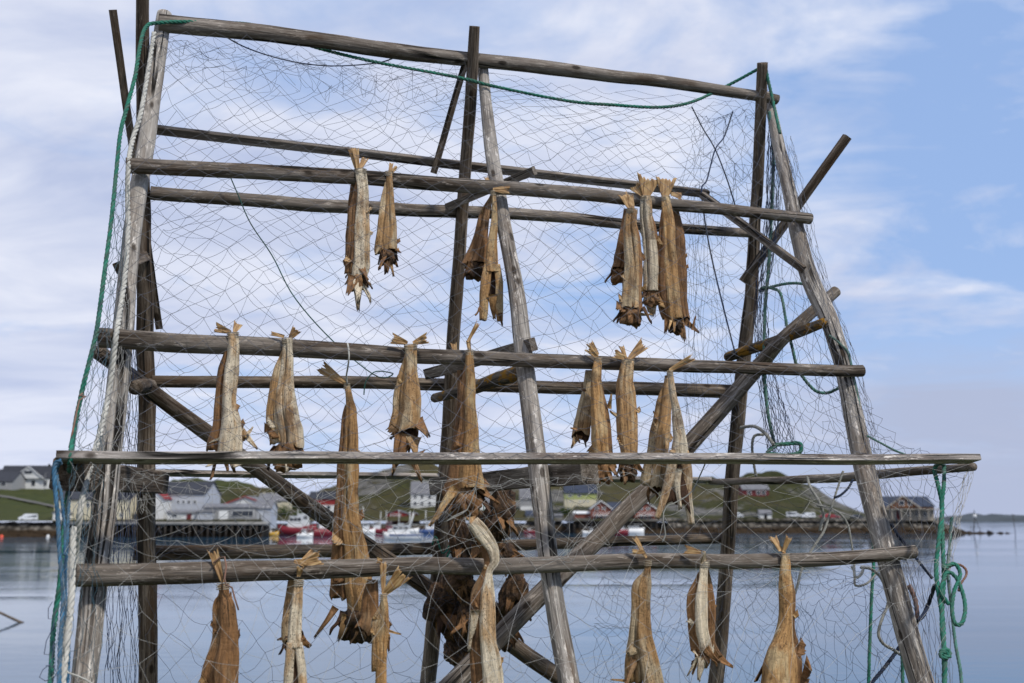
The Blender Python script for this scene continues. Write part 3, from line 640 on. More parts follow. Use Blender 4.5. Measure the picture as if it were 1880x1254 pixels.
rope('rope', 'coil of green rope dangling as a loop at the far right', [(1732, 1045), (1752, 1035), (1763, 1055), (1752, 1085), (1748, 1120), (1754, 1145), (1766, 1144), (1772, 1120), (1768, 1090), (1755, 1060), (1738, 1052), (1728, 1085), (1742, 1110)], 8, RP_GREEN, s=-.15, off=.10)
rope('rope', 'knot of frayed green rope at the lower right', [(1726, 1196), (1740, 1192), (1744, 1204), (1730, 1208), (1727, 1199), (1738, 1198), (1741, 1207), (1731, 1203)], 8, RP_GREEN, s=-.15, off=.10)
rope('rope', 'grey rope falling straight from the coil at the far right', [(1747, 950), (1743, 1010), (1740, 1050), (1746, 1110), (1754, 1180), (1763, 1230), (1767, 1275)], 6.5, RP_TEAL, s=-.12, off=.06)
rope('rope', 'short rusty brown cord looping out of the coil at the far right', [(1740, 1042), (1758, 1036), (1772, 1044), (1774, 1056), (1764, 1072), (1760, 1085)], 5, RP_BROWN, s=-.15, off=.09)
rope('rope', 'faded teal rope hanging down behind the right front leg', [(1412, 205, .3, .05), (1420, 280, .4, 0), (1416, 400), (1412, 480), (1405, 560), (1403, 640), (1404, 700), (1410, 760), (1422, 815)], 6.5, RP_TEAL, s=.5, off=.0)
rope('rope', 'green rope loop closing the bottom of the bunched blue net', [(1408, 832), (1424, 818), (1445, 815), (1466, 814), (1471, 822), (1466, 832), (1440, 836), (1415, 834), (1404, 836)], 8, RP_GREEN, s=.5, off=.05)
rope('rope', 'slack grey rope knotted between the right posts and swinging under the rail', [(1484, 522, .1, .02), (1450, 520, .3, .02), (1415, 527, .5, .02), (1396, 534, .7, .04), (1402, 528, .6, .05), (1420, 530, .5, .05), (1434, 542, .45, .05), (1445, 600), (1455, 640), (1463, 672), (1476, 695), (1498, 718), (1520, 721), (1540, 712, .2, 0)], 6, RP_TEAL, s=.4, off=.03)
rope('rope', 'grey rope arching from the right back post above the plank end', [(1360, 785, .9, .05), (1385, 783, .7, .05), (1405, 796, .55, .05), (1420, 816, .5, .07)], 6.5, RP_GREY, s=.6, off=.05)
rope('rope', 'grey rope bight hanging behind the plank near the right back post', [(1402, 798, .6, .02), (1386, 800, .6, .02), (1381, 816, .6, .02), (1383, 845, .6, .02), (1388, 875, .6, .02)], 5.5, RP_GREY)
rope('rope', 'grey rope hanging in strands from the right crossbeam with a lashing', [(1482, 876, .45, .06), (1488, 895, .4, .05), (1502, 918), (1512, 945), (1508, 962), (1506, 975)], 6, RP_GREY, s=.35, off=.05)
rope('rope', 'grey rope curving from the lashing down past the lowest rail on the right', [(1500, 928, .35, .05), (1525, 933, .3, .05), (1545, 946), (1557, 965), (1562, 990), (1568, 1030), (1569, 1060), (1571, 1075), (1590, 1072), (1605, 1058), (1622, 1035)], 4.5, RP_GREY, s=.25, off=.0)
rope('rope', 'thin grey rope drawn tight from the right crossbeam down through the net', [(1548, 865, .3, .06), (1530, 920), (1515, 970), (1500, 995), (1487, 1015), (1472, 1045), (1464, 1075), (1459, 1090)], 5, RP_GREY, s=.3, off=.03)
rope('rope', 'slack grey rope looping round the lower right front leg', [(1580, 1042), (1600, 1045), (1618, 1062), (1628, 1090), (1630, 1110), (1618, 1140), (1613, 1165), (1622, 1182), (1640, 1193), (1655, 1203)], 6, RP_GREY, s=.15, off=-.05)
rope('rope', 'short knotted off white rope end just under the lowest rail on the right', [(1563, 1040), (1568, 1046), (1570, 1060), (1580, 1056), (1585, 1045)], 6, RP_WHITE, s=.1, off=.04)
rope('rope', 'straight green rope hanging inside the right front leg', [(1603, 985), (1604, 1030), (1600, 1100), (1597, 1180), (1594, 1275)], 6.5, RP_GREEN, s=.3, off=.0)
rope('rope', 'green and red rope pair end behind the foot of the right front leg', [(1656, 1195), (1657, 1230), (1658, 1275)], 7, RP_GREEN, s=.12, off=-.05)
rope('rope', 'rust red rope bundled on the outer side of the right front leg', [(1668, 1075), (1676, 1090), (1682, 1110), (1684, 1135), (1680, 1150)], 9, RP_BROWN, s=.05, off=.02)
rope('rope', 'navy strap running from the right leg to the coil', [(1636, 962), (1650, 985), (1662, 1000), (1690, 1035), (1712, 1062)], 6, RP_NAVY, s=.0, off=-.06)
rope('rope', 'dark mossy rope sagging from the coil behind the right leg', [(1716, 1075, -.1, .05), (1706, 1105), (1695, 1130), (1684, 1140), (1668, 1158, .1, -.1), (1650, 1190, .15, -.1), (1622, 1228, .15, -.1), (1590, 1265, .15, -.1)], 7.5, RP_NAVY, s=.0, off=-.04)
rope('rope', 'dark navy strap slanting between right crossbeam and right leg', [(1566, 880, .25, .02), (1558, 895), (1545, 908), (1532, 914)], 5, RP_NAVY, s=.25, off=.02)
rope('cord', 'thin black cord knotted in the upper right net with three arms', [(1270, 196), (1290, 235), (1313, 274), (1335, 330), (1350, 378), (1362, 412)], 2.6, RP_NAVY, twist=False, s=.5, off=.0, cat='cord')
rope('cord', 'thin navy cord running from the net knot down to the second rail', [(1345, 205), (1330, 250), (1313, 275), (1298, 330), (1288, 352), (1300, 440), (1322, 540), (1350, 650)], 2.8, N_BLUE, twist=False, s=.62, off=.0, cat='cord')
rope('cord', 'dark blue twine sagging under the left half of the top rail', [(385, 48, 0, .06), (440, 82), (500, 104), (560, 117), (620, 121), (690, 116), (720, 108)], 2.6, N_BLUE, twist=False, s=.0, off=.0, cat='cord')
rope('cord', 'grey frayed twine drooping from the plank to the split pale fish', [(1296, 848, -.15, .12), (1282, 880), (1268, 905), (1240, 923), (1224, 930), (1217, 950), (1222, 980), (1216, 995)], 2.6, RP_GREY, twist=False, s=-.08, off=.16, cat='cord')
rope('cord', 'grey twine knotted in front of the wide flared fish', [(878, 868, -.15, .12), (872, 900), (858, 935), (838, 948), (815, 958), (858, 936), (862, 950), (860, 966)], 2.0, RP_GREY, twist=False, s=-.1, off=.16, cat='cord')
rope('cord', 'rusty cord tied round the lowest rail at the leftmost fish', [(392, 1034), (405, 1023), (414, 1025), (415, 1050), (411, 1072), (424, 1075), (430, 1095), (438, 1120)], 3.6, RP_BROWN, twist=False, s=0, off=.185, cat='cord')
rope('cord', 'white string by which the very long fish is tied to the second rail', [(638, 630, 0, .17), (641, 650, 0, .17), (639, 672, 0, .12), (636, 690, 0, .04), (638, 706, 0, .01)], 3.2, RP_WHITE, twist=False, cat='cord')
rope('cord', 'green twine lashed round the middle post above the fish heads', [(794, 1000, 1, .05), (800, 985, 1, .07), (812, 1016, 1, .09), (826, 1000, 1, .07), (830, 985, 1, .05), (826, 1010, 1, .08), (806, 1050, 1, .08), (800, 1030, 1, .07), (820, 1030, 1, .08), (846, 1062, .8, .05), (848, 1095, .8, .05)], 3.2, RP_GREEN, twist=False, cat='cord')
rope('cord', 'thin green twine running diagonally through the left middle of the net', [(420, 318), (438, 360), (460, 410), (500, 470), (540, 545), (610, 625), (690, 690), (722, 686), (690, 682), (672, 700), (668, 725)], 2.4, N_GREEN, twist=False, s=.8, off=.02, cat='cord')
rope('cord', 'grey cord wound round the rail end on the right leg with frayed tail', [(1522, 616), (1532, 622), (1545, 634), (1556, 645), (1562, 665), (1566, 690), (1573, 720), (1580, 760), (1588, 800)], 4.5, RP_TEAL, twist=False, s=0, off=.05, cat='cord')
rope('cord', 'pale blue rope sagging from right leg to the plank end', [(1592, 800), (1620, 815), (1645, 828), (1672, 838)], 4.5, RP_TEAL, twist=True, s=-.05, off=.05, cat='rope')
rope('cord', 'stiff white cord sticking out by the lower left rope', [(118, 1222), (124, 1234), (140, 1240), (160, 1249), (178, 1262)], 3.2, RP_WHITE, twist=False, s=-.1, off=.2, cat='cord')
rope('cord', 'rusty cord wound round the green rope halfway down the left side', [(152, 722), (145, 728), (158, 726), (146, 735), (140, 760), (134, 790), (127, 822)], 3.4, RP_BROWN, twist=False, s=-.08, off=.21, cat='cord')

# ================================================================== NETS
def net(label, grid, nu, nv, wpx, mat, jit=.25, sag=.06, drop=.0, seed=1, slack=0.0, diamond=True, knots=True):
    """grid rows (top->bottom) of (x,y,s,off); diamonds nu x nv"""
    random.seed(seed); sd = Vector((seed*7.3, seed*3.1, 0))
    rows = len(grid); cols = len(grid[0])
    def at(u, v):
        fv = min(max(v, 0), 1); fu = min(max(u, 0), 1)
        line = [catmull_at(r, fu) for r in grid]
        return catmull_at(line, fv)
    def catmull_at(P, f):
        m = len(P)-1; u = f*m; i = min(int(u), m-1); f = u-i
        a, b, c, d = P[max(i-1, 0)], P[i], P[i+1], P[min(i+2, m)]
        return tuple(.5*(2*b_+(c_-a_)*f+(2*a_-5*b_+4*c_-d_)*f*f+(3*b_-a_-3*c_+d_)*f**3) for a_, b_, c_, d_ in zip(a, b, c, d))
    node = {}
    for j in range(nv+1):
        for i in range(nu+1):
            if diamond and (i+j) % 2: continue
            u, v = i/nu, j/nv
            n = noise.noise_vector(Vector((u*5, v*5, 0))+sd); n2 = noise.noise_vector(Vector((u*17, v*17, 3))+sd)
            e = min(1, 8*min(u+.02, 1-u+.02))
            uu = u + jit*e*(n.x*2.6+n2.x*.8+random.uniform(-.15, .15))/nu; vv = v + jit*(n.y*3.6+n2.y*.8+random.uniform(-.15, .15))/nv
            x, y, s, o = at(uu, vv)
            node[i, j] = (x, y, s, o+.035*n.z)
    W = {k: pt(*q) for k, q in node.items()}
    r = wpx*.195*m_px(next(iter(W.values()))); mb = MB()
    V, Rr, F = [], [], []
    def strand(A, B):
        Lx = (B-A).length
        if Lx < 1e-4: return
        T = (B-A)/Lx; U = Vector((0, 0, 1)).cross(T)
        if U.length < .05: U = Vector((1, 0, 0))
        U.normalize(); Wv = T.cross(U)
        side = RD*random.uniform(-1, 1)*slack*Lx + NRM*random.uniform(-1, 1)*.05*Lx
        sg = sag*(.15 if random.random() < .6 else random.uniform(.4, 2.2))
        b0 = len(V); q = 4 if Lx > .03 else 2
        for k in range(q+1):
            f = k/q; bow = 4*f*(1-f)
            p = A+(B-A)*f+Vector((0, 0, -sg*Lx*bow))+side*bow
            if slack and 0 < k < q: p = p+Vector((random.uniform(-1, 1), random.uniform(-1, 1)*.5, random.uniform(-1, 1)*.6))*slack*Lx*.25
            for a in (0, 2.094, 4.189):
                V.append(p+U*(math.cos(a)*r)+Wv*(math.sin(a)*r)); Rr.append(Vector((a*.01, 0, Lx*f))+p)
        for k in range(q):
            for a in range(3):
                c, d = b0+k*3+a, b0+k*3+(a+1) % 3
                F.append((c, d, d+3, c+3))
    for (i, j), A in W.items():
        if diamond:
            for di in (-1, 1):
                B = W.get((i+di, j+1))
                if B is not None and random.random() > drop: strand(A, B)
        else:
            for di, dj in ((1, 0), (0, 1)):
                B = W.get((i+di, j+dj))
                if B is not None and random.random() > drop: strand(A, B)
    if knots:
        for A in W.values():
            b0 = len(V); q = r*1.9
            for d in ((1, 0, 0), (-1, 0, 0), (0, 1, 0), (0, -1, 0), (0, 0, 1), (0, 0, -1)):
                V.append(A+Vector(d)*q); Rr.append(A)
            for a, b, c in ((0, 2, 4), (2, 1, 4), (1, 3, 4), (3, 0, 4), (2, 0, 5), (1, 2, 5), (3, 1, 5), (0, 3, 5)): F.append((b0+a, b0+b, b0+c))
    mb.add(V, F, Rr); o = mb.build('fishing_net', mat); return tag(o, label, 'fishing net', None)
F0 = .22
net('large grey diamond mesh fishing net draped over the whole front of the rack', [
    [(262, 62, 0, .12), (470, 60, 0, .10), (700, 116, 0, .1), (905, 160, 0, .12), (1130, 196, 0, .14), (1300, 180, 0, .12), (1412, 150, 0, .12)],
    [(228, 240, 0, F0), (430, 250, 0, .2), (680, 270, 0, .2), (900, 300, 0, .22), (1130, 320, 0, .22), (1310, 330, 0, .2), (1450, 330, 0, .18)],
    [(200, 430, 0, F0), (420, 440, 0, F0), (670, 460, 0, F0), (900, 490, 0, F0), (1140, 500, 0, F0), (1330, 500, 0, F0), (1496, 510, 0, .2)],
    [(172, 640, -.02, F0), (400, 640, 0, F0), (660, 660, 0, F0), (900, 680, 0, F0), (1150, 690, 0, F0), (1370, 690, 0, F0), (1560, 690, 0, .2)],
    [(134, 832, -.15, F0), (390, 838, -.16, F0), (650, 840, -.16, F0), (905, 842, -.16, F0), (1160, 842, -.16, F0), (1420, 842, -.16, F0), (1690, 842, -.16, F0)]], 50, 44, 1.8, N_GREY, .6, .05, .03, 3)
net('finer dark netting hanging inside the back frame of the rack', [
    [(300, 72, 1, -.08), (560, 90, 1, -.08), (870, 130, 1, -.1), (1130, 160, 1, -.1), (1396, 190, 1, -.1)],
    [(280, 300, 1, -.1), (560, 260, 1, -.1), (860, 300, 1, -.1), (1130, 290, 1, -.1), (1388, 380, 1, -.1)],
    [(276, 560, 1, -.1), (560, 520, 1, -.1), (840, 560, 1, -.1), (1120, 560, 1, -.1), (1370, 640, 1, -.1)],
    [(278, 860, 1, -.1), (560, 840, 1, -.1), (820, 860, 1, -.1), (1110, 860, 1, -.1), (1345, 880, 1, -.1)]], 44, 36, 1.7, N_DARK, .8, .10, .04, 5)
net('sagging white netting hung in curtains from the plank to the ground', [
    [(128, 846, -.16, F0), (380, 848, -.16, F0), (640, 850, -.16, F0), (900, 852, -.16, F0), (1160, 852, -.16, F0), (1420, 852, -.16, F0), (1784, 852, -.17, .2)],
    [(125, 960, -.14, F0), (380, 930, -.14, F0), (640, 980, -.14, F0), (900, 960, -.14, F0), (1160, 950, -.14, F0), (1420, 970, -.14, F0), (1750, 950, -.16, .2)],
    [(110, 1090, -.12, F0), (380, 1080, -.12, F0), (640, 1100, -.12, F0), (900, 1090, -.12, F0), (1160, 1080, -.12, F0), (1420, 1090, -.12, F0), (1735, 1080, -.14, .2)],
    [(90, 1290, -.12, F0), (380, 1290, -.12, F0), (640, 1290, -.12, F0), (900, 1290, -.12, F0), (1160, 1290, -.12, F0), (1420, 1290, -.12, F0), (1740, 1290, -.14, .2)]], 48, 16, 1.7, N_WHITE, .75, .05, .06, 7)
net('thin blue grey netting behind the lowest fish, seen against the water', [
    [(285, 860, .9, 0), (560, 870, .9, 0), (840, 880, .9, 0), (1120, 880, .9, 0), (1340, 880, .9, 0), (1600, 900, .3, 0)],
    [(270, 1060, .7, 0), (560, 1050, .7, 0), (840, 1050, .7, 0), (1120, 1060, .7, 0), (1350, 1040, .7, 0), (1640, 1060, .2, 0)],
    [(260, 1290, .6, 0), (560, 1290, .6, 0), (840, 1290, .6, 0), (1120, 1290, .6, 0), (1380, 1290, .6, 0), (1690, 1290, .15, 0)]], 56, 24, 1.7, N_DARK, .9, .12, .05, 9, .05)
net('curtain of blue threads gathered beside the lower left back post', [
    [(226, 640, .3, .05), (236, 640, .35, .05), (250, 640, .4, .02)], [(205, 800, .3, .05), (228, 800, .4, .05), (252, 800, .5, .02)],
    [(203, 1000, .35, .0), (228, 1000, .4, .05), (250, 1000, .5, .02)], [(190, 1290, .35, .0), (225, 1290, .4, .05), (256, 1290, .5, .02)]], 22, 20, 2.6, N_BLUE, .9, .02, .03, 13, .10)
net('loose outer netting between the green rope and the left front leg', [
    [(212, 330, -.02, .18), (226, 330, 0, .14), (238, 330, 0, .10)], [(180, 600, -.05, .18), (196, 600, -.02, .16), (214, 600, 0, .1)],
    [(133, 835, -.15, .2), (162, 835, -.1, .16), (190, 835, 0, .1)], [(112, 1060, -.14, .2), (150, 1060, -.1, .16), (186, 1060, 0, .1)], [(92, 1290, -.12, .2), (130, 1290, -.1, .16), (172, 1290, 0, .1)]], 11, 30, 2.0, N_TEAL, .9, .08, .06, 15, .14)
net('pale netting shrouding the left front leg below the second rail', [
    [(225, 540, 0, .09), (232, 540, 0, .10), (246, 540, 0, .07)], [(205, 660, 0, .1), (222, 660, 0, .11), (243, 660, 0, .07)],
    [(186, 760, 0, .09), (212, 760, 0, .1), (236, 760, 0, .06)], [(172, 850, 0, .1), (202, 850, 0, .1), (232, 850, 0, .05)]], 10, 18, 1.7, N_WHITE, .9, .02, .0, 17, .1)
net('bunched navy net hanging like a tail behind the right back post', [
    [(1412, 215, .3, .02), (1418, 215, .3, .02), (1424, 215, .3, .02)], [(1404, 400, .5, 0), (1416, 400, .5, .02), (1430, 400, .4, 0)], [(1384, 560, .7, 0), (1396, 560, .6, .02), (1408, 560, .5, 0)],
    [(1390, 690, .6, 0), (1406, 690, .55, .02), (1424, 690, .5, 0)], [(1402, 780, .55, 0), (1426, 780, .5, .02), (1452, 780, .45, 0)], [(1410, 835, .5, 0), (1432, 835, .5, .02), (1464, 835, .5, 0)]], 22, 34, 2.8, N_BLUE, .9, .02, .0, 19, .10)
net('thin vertical threads of torn net between the right cluster and the right back post', [
    [(1262, 340, .9, 0), (1300, 340, .9, 0), (1350, 345, .9, 0)], [(1262, 480, .9, 0), (1290, 480, .9, 0), (1330, 480, .9, 0)], [(1255, 640, .9, 0), (1290, 640, .9, 0), (1340, 650, .9, 0)],
    [(1262, 830, .9, 0), (1310, 830, .9, 0), (1380, 830, .9, 0)]], 18, 16, 1.4, N_DARK, .95, .02, .12, 21, .06)
net('gathered net drawn to the knot of the black cord at the upper right', [
    [(1275, 215, .7, 0), (1330, 205, .7, 0), (1392, 200, .7, 0)], [(1260, 300, .7, 0), (1312, 262, .7, 0), (1390, 300, .7, 0)], [(1230, 370, .7, 0), (1300, 350, .7, 0), (1388, 400, .7, 0)]], 16, 12, 1.6, N_BLUE, .9, .12, .08, 23, .12)
net('loose netting on the inner side of the right front leg', [
    [(1422, 230, .1, 0), (1436, 260, .05, .02), (1448, 290, 0, .05)], [(1430, 400, .4, 0), (1456, 400, .2, 0), (1480, 400, 0, .05)], [(1420, 600, .5, 0), (1470, 600, .25, 0), (1520, 600, 0, .02)],
    [(1450, 760, .5, 0), (1510, 760, .25, 0), (1570, 760, 0, .02)], [(1470, 850, .5, 0), (1530, 850, .25, 0), (1596, 850, 0, .02)]], 14, 22, 1.5, N_DARK, .9, .14, .1, 25, .10)
net('netting pulled tight along the outer edge of the right front leg', [
    [(1436, 250, 0, .06), (1446, 250, 0, .07), (1452, 250, 0, .03)], [(1490, 480, 0, .07), (1500, 480, 0, .07), (1510, 480, 0, .03)], [(1545, 660, 0, .07), (1562, 660, 0, .08), (1574, 660, 0, .03)],
    [(1578, 780, 0, .07), (1592, 780, 0, .07), (1606, 780, 0, .03)], [(1610, 900, 0, .07), (1624, 900, 0, .07), (1640, 900, 0, .03)], [(1668, 1120, 0, .07), (1682, 1120, 0, .07), (1700, 1120, 0, .03)]], 10, 46, 1.5, N_GREY, .9, .04, .04, 27, .12)
net('net corner stretched from the right leg out to the end of the pole', [
    [(1590, 780, 0, .05), (1650, 808, -.06, .05), (1720, 828, -.12, .05), (1784, 842, -.16, .05)], [(1606, 860, 0, .04), (1660, 866, -.06, .05), (1720, 862, -.12, .05), (1786, 860, -.16, .05)],
    [(1640, 960, 0, .04), (1680, 960, -.06, .05), (1715, 960, -.1, .05), (1756, 960, -.14, .05)], [(1662, 1060, 0, .04), (1690, 1060, -.05, .05), (1715, 1060, -.1, .05), (1745, 1060, -.14, .05)], [(1706, 1290, 0, .04), (1722, 1290, -.05, .05), (1738, 1290, -.1, .05), (1752, 1290, -.14, .05)]], 18, 26, 1.7, N_GREY, .9, .10, .05, 29, .08)
net('pale threads hanging in a thin bunch from the far right pole end', [
    [(1772, 866, -.16, .06), (1780, 866, -.16, .06), (1788, 862, -.16, .06)], [(1748, 960, -.15, .06), (1756, 960, -.15, .06), (1766, 950, -.15, .06)], [(1738, 1050, -.14, .06), (1742, 1050, -.14, .06), (1748, 1040, -.14, .06)]], 8, 14, 1.7, N_WHITE, .9, .02, .05, 31, .1)
net('tangled dark net under the lowest rail at the right, in slack loops', [
    [(1450, 1045, .2, 0), (1530, 1050, .2, 0), (1640, 1050, .1, -.03)], [(1455, 1100, .2, 0), (1530, 1092, .2, 0), (1655, 1090, .1, -.03)], [(1462, 1180, .2, 0), (1540, 1170, .2, 0), (1670, 1160, .1, -.03)], [(1480, 1290, .2, 0), (1560, 1290, .2, 0), (1690, 1290, .1, -.03)]], 20, 14, 1.6, N_BLUE, .9, .22, .06, 33, .16)
net('small mesh net hanging behind the curved pale fish against the water', [
    [(1100, 1060, .55, 0), (1230, 1060, .55, 0), (1340, 1050, .5, 0), (1450, 1060, .4, 0)], [(1090, 1160, .5, 0), (1230, 1160, .5, 0), (1360, 1150, .5, 0), (1470, 1150, .4, 0)], [(1090, 1290, .5, 0), (1230, 1290, .5, 0), (1370, 1290, .45, 0), (1490, 1290, .35, 0)]], 36, 20, 1.4, N_DARK, .9, .14, .06, 35, .08)
net('bundle of fine netting rolled along the underside of the top rail', [
    [(285, 60, 0, .10), (420, 70, 0, .12), (580, 100, 0, .1), (720, 112, 0, .08), (862, 112, 0, .14)], [(290, 90, 0, .10), (420, 110, 0, .12), (580, 130, 0, .1), (720, 140, 0, .08), (862, 150, 0, .1)],
    [(296, 120, 0, .08), (420, 170, 0, .1), (580, 190, 0, .1), (720, 190, 0, .06), (858, 190, 0, .08)]], 40, 7, 1.4, N_DARK, 1.1, .22, .15, 37, .10)
net('crumpled white netting caught along the underside of the plank on the left', [
    [(140, 850, -.1, .14), (220, 866, -.02, .12), (330, 872, 0, .14), (520, 880, .0, .14), (640, 868, -.06, .14)], [(150, 900, -.08, .14), (240, 905, 0, .12), (330, 925, 0, .14), (500, 930, 0, .14), (640, 900, -.05, .14)],
    [(170, 960, -.05, .14), (250, 950, 0, .12), (340, 975, 0, .14), (500, 990, 0, .14), (640, 960, -.05, .14)]], 26, 8, 1.7, N_WHITE, 1.2, .30, .12, 39, .12)
net('white threads drawn in long slack arcs across the middle under the plank', [
    [(560, 905, 0, .16), (700, 880, 0, .16), (860, 880, 0, .16), (980, 900, 0, .16), (1100, 880, 0, .16)], [(580, 960, 0, .16), (700, 945, 0, .16), (860, 920, 0, .16), (980, 985, 0, .16), (1110, 930, 0, .16)], [(600, 1010, 0, .16), (720, 1000, 0, .16), (860, 990, 0, .16), (990, 1030, 0, .16), (1120, 1000, 0, .16)]], 18, 7, 1.8, N_WHITE, 1.3, .25, .02, 41, .08)
random.seed(8)

rope('cord', 'thin dark looped cord curling round the foot of the bright green rope', [(96, 1105, -.12, .22), (88, 1120), (90, 1140), (100, 1130), (104, 1112), (98, 1150), (84, 1180), (82, 1205), (96, 1195), (100, 1170), (96, 1215), (78, 1230), (73, 1246), (90, 1250), (104, 1240), (100, 1225), (84, 1222)], 1.5, N_BLUE, twist=False, s=-.12, off=.22, cat='cord')
rope('rope', 'pale blue frayed net hem gathered against the left end of the plank', [(112, 850, -.17, .19), (104, 862), (106, 884), (112, 905), (116, 940), (120, 985), (119, 1020)], 7, RP_BLUE, s=-.15, off=.14)
# ================================================================== SETTING
def interp(T, x):
    if x <= T[0][0]: return T[0][1]
    for (a, va), (b, vb) in zip(T, T[1:]):
        if x <= b: return va+(vb-va)*(x-a)/(b-a)
    return T[-1][1]
SIL = [(-400, 880), (0, 890), (100, 893), (240, 890), (300, 885), (345, 881), (365, 878), (400, 881), (440, 885), (500, 896), (535, 905), (570, 908), (600, 895), (640, 880), (700, 864), (740, 855), (770, 851), (820, 858), (860, 868), (950, 874), (1060, 878), (1150, 879), (1250, 879), (1330, 877), (1375, 868), (1430, 868), (1460, 880), (1500, 900), (1540, 922), (1575, 938), (1620, 950), (1700, 952.5), (1750, 954), (1770, 957)]
Y0, YS = 303.0, 540.0
SHORE = [(-600, 303), (484, 303), (506, 404), (1040, 404), (1056, 372), (1232, 372), (1260, 378), (1800, 378)]
def Y0f(x): return interp(SHORE, x)
def yapp(x, Y):
    y0 = Y0f(x); f = (Y-y0)/(YS-y0); return 956.5+(interp(SIL, x)-956.5)*max(0, min(1, f))**.9
def terrY(x, b):
    S = interp(SIL, x); f = max(0, min(1, (956.5-b)/(956.5-S))); y0 = Y0f(x)
    return y0+(YS-y0)*f**(1/.9)
def grass_rock(name, g1, g2, rock, amount, meadow=False):
    t = NT(name); a = t.noise(t.obj((.035,)*3), 1, 8, .68); b = t.noise(t.obj((.25,)*3), 1, 6, .7); big = t.noise(t.obj((.012,)*3), 1, 4)
    c = t.mix(t.ramp(b, [(.35, 0.0), (.65, 1.0)]), g1, g2)
    c = t.mix(t.math('MULTIPLY', t.ramp(big, [(.45, 0.0), (.6, 1.0)]), .6), c, (.075, .058, .026))
    rk = t.mix(t.ramp(b, [(.4, 0.0), (.6, 1.0)]), tuple(q*.5 for q in rock), rock)
    rf = t.ramp(a, [(amount, 0.0), (amount+.06, 1.0)])
    if meadow:   # mown pasture on the slope west of the warehouses
        g = t.n('ShaderNodeNewGeometry'); sx = t.n('ShaderNodeSeparateXYZ'); t.l(g.outputs['Position'], sx.inputs[0])
        mw = t.ramp(t.math('MULTIPLY_ADD', sx.outputs['X'], .01), [(.30, 1.0), (.42, 0.0)]); t.t.nodes[-2].inputs[2].default_value = 1.6
        rf = t.mix(mw, rf, (0, 0, 0)); c = t.mix(t.math('MULTIPLY', mw, .8), c, t.mix(t.ramp(b, [(.35, 0.0), (.65, 1.0)]), (.020, .031, .006), (.058, .066, .015)))
    c = t.mix(rf, c, rk)
    t.bump(t.math('ADD', a, b), .8, .8); return t.done(c, .9, .1)
HILLM = grass_rock('hill_heath_and_rock', (.017, .019, .006), (.046, .046, .012), (.150, .142, .128), .515, True)
def rock_mat(name, lo, hi, weed):
    t = NT(name); a = t.noise(t.obj((.35,)*3), 1, 8, .7); v = t.n('ShaderNodeTexVoronoi'); v.inputs['Scale'].default_value = .55
    t.l(t.obj(), v.inputs['Vector'])
    c = t.ramp(a, [(.3, lo), (.7, hi)]); c = t.mix(t.ramp(v.outputs['Distance'], [(.25, 0.0), (.6, 1.0)]), c, tuple(q*.35 for q in lo))
    # weed zone below the high tide line is a real stain with its own height
    tc = t.n('ShaderNodeTexCoord'); sx = t.n('ShaderNodeSeparateXYZ'); g = t.n('ShaderNodeNewGeometry'); t.l(g.outputs['Position'], sx.inputs[0])
    z = t.math('ADD', sx.outputs['Z'], t.math('MULTIPLY', a, 1.2))
    c = t.mix(t.ramp(t.math('MULTIPLY', z, .2), [(.46, 1.0), (.56, 0.0)]), c, weed)
    t.bump(t.math('ADD', a, v.outputs['Distance']), 1.0, .5); return t.done(c, .9, .15)
ROCKM = rock_mat('shore_rock', (.10, .088, .072), (.26, .235, .20), (.034, .022, .012))
def srf(name, V, F, mat, kind='structure', smooth=True):
    mb = MB(); mb.add(V, F); o = mb.build(name, mat, smooth=smooth, loc=(0, 0, 0)); o['kind'] = kind; return o
# hill
XS = [-420+i*9 for i in range(246)]
V, F = [], []; NR = 52
for j in range(NR+3):
    for x in XS:
        y0 = Y0f(x)
        if j < NR: f = j/(NR-1); Y = y0-1+(YS-y0+1)*f
        else: f = 1.0; Y = YS+(14, 40, 90)[j-NR]
        Yc = min(Y, YS); p = bgp(x, yapp(x, Yc), Yc)
        n = noise.noise(Vector((p.x*.05, Y*.05, 0)))+noise.noise(Vector((p.x*.16, Y*.16, 4)))*.7+.5*noise.noise(Vector((p.x*.5, Y*.5, 9)))
        amp = min(1, f*3)*(1.0 if x < 1520 else .25)*max(0.1, min(1, (956-interp(SIL, x))/40))*(.35 if x < 240 else 1)
        z = p.z+n*amp*1.7+amp*2.6*max(0, noise.noise(Vector((p.x*.085, Y*.085, 31)))-.18)
        if Y > YS: z = p.z-(Y-YS)*.16
        if x > 1715: z -= (x-1715)*.16
        V.append(Vector((p.x*(Y/Yc), Y, z)))
nx = len(XS); nr = NR+3
for j in range(nr-1):
    for i in range(nx-1):
        F.append((j*nx+i, j*nx+i+1, (j+1)*nx+i+1, (j+1)*nx+i))
srf('hill', V, F, HILLM)
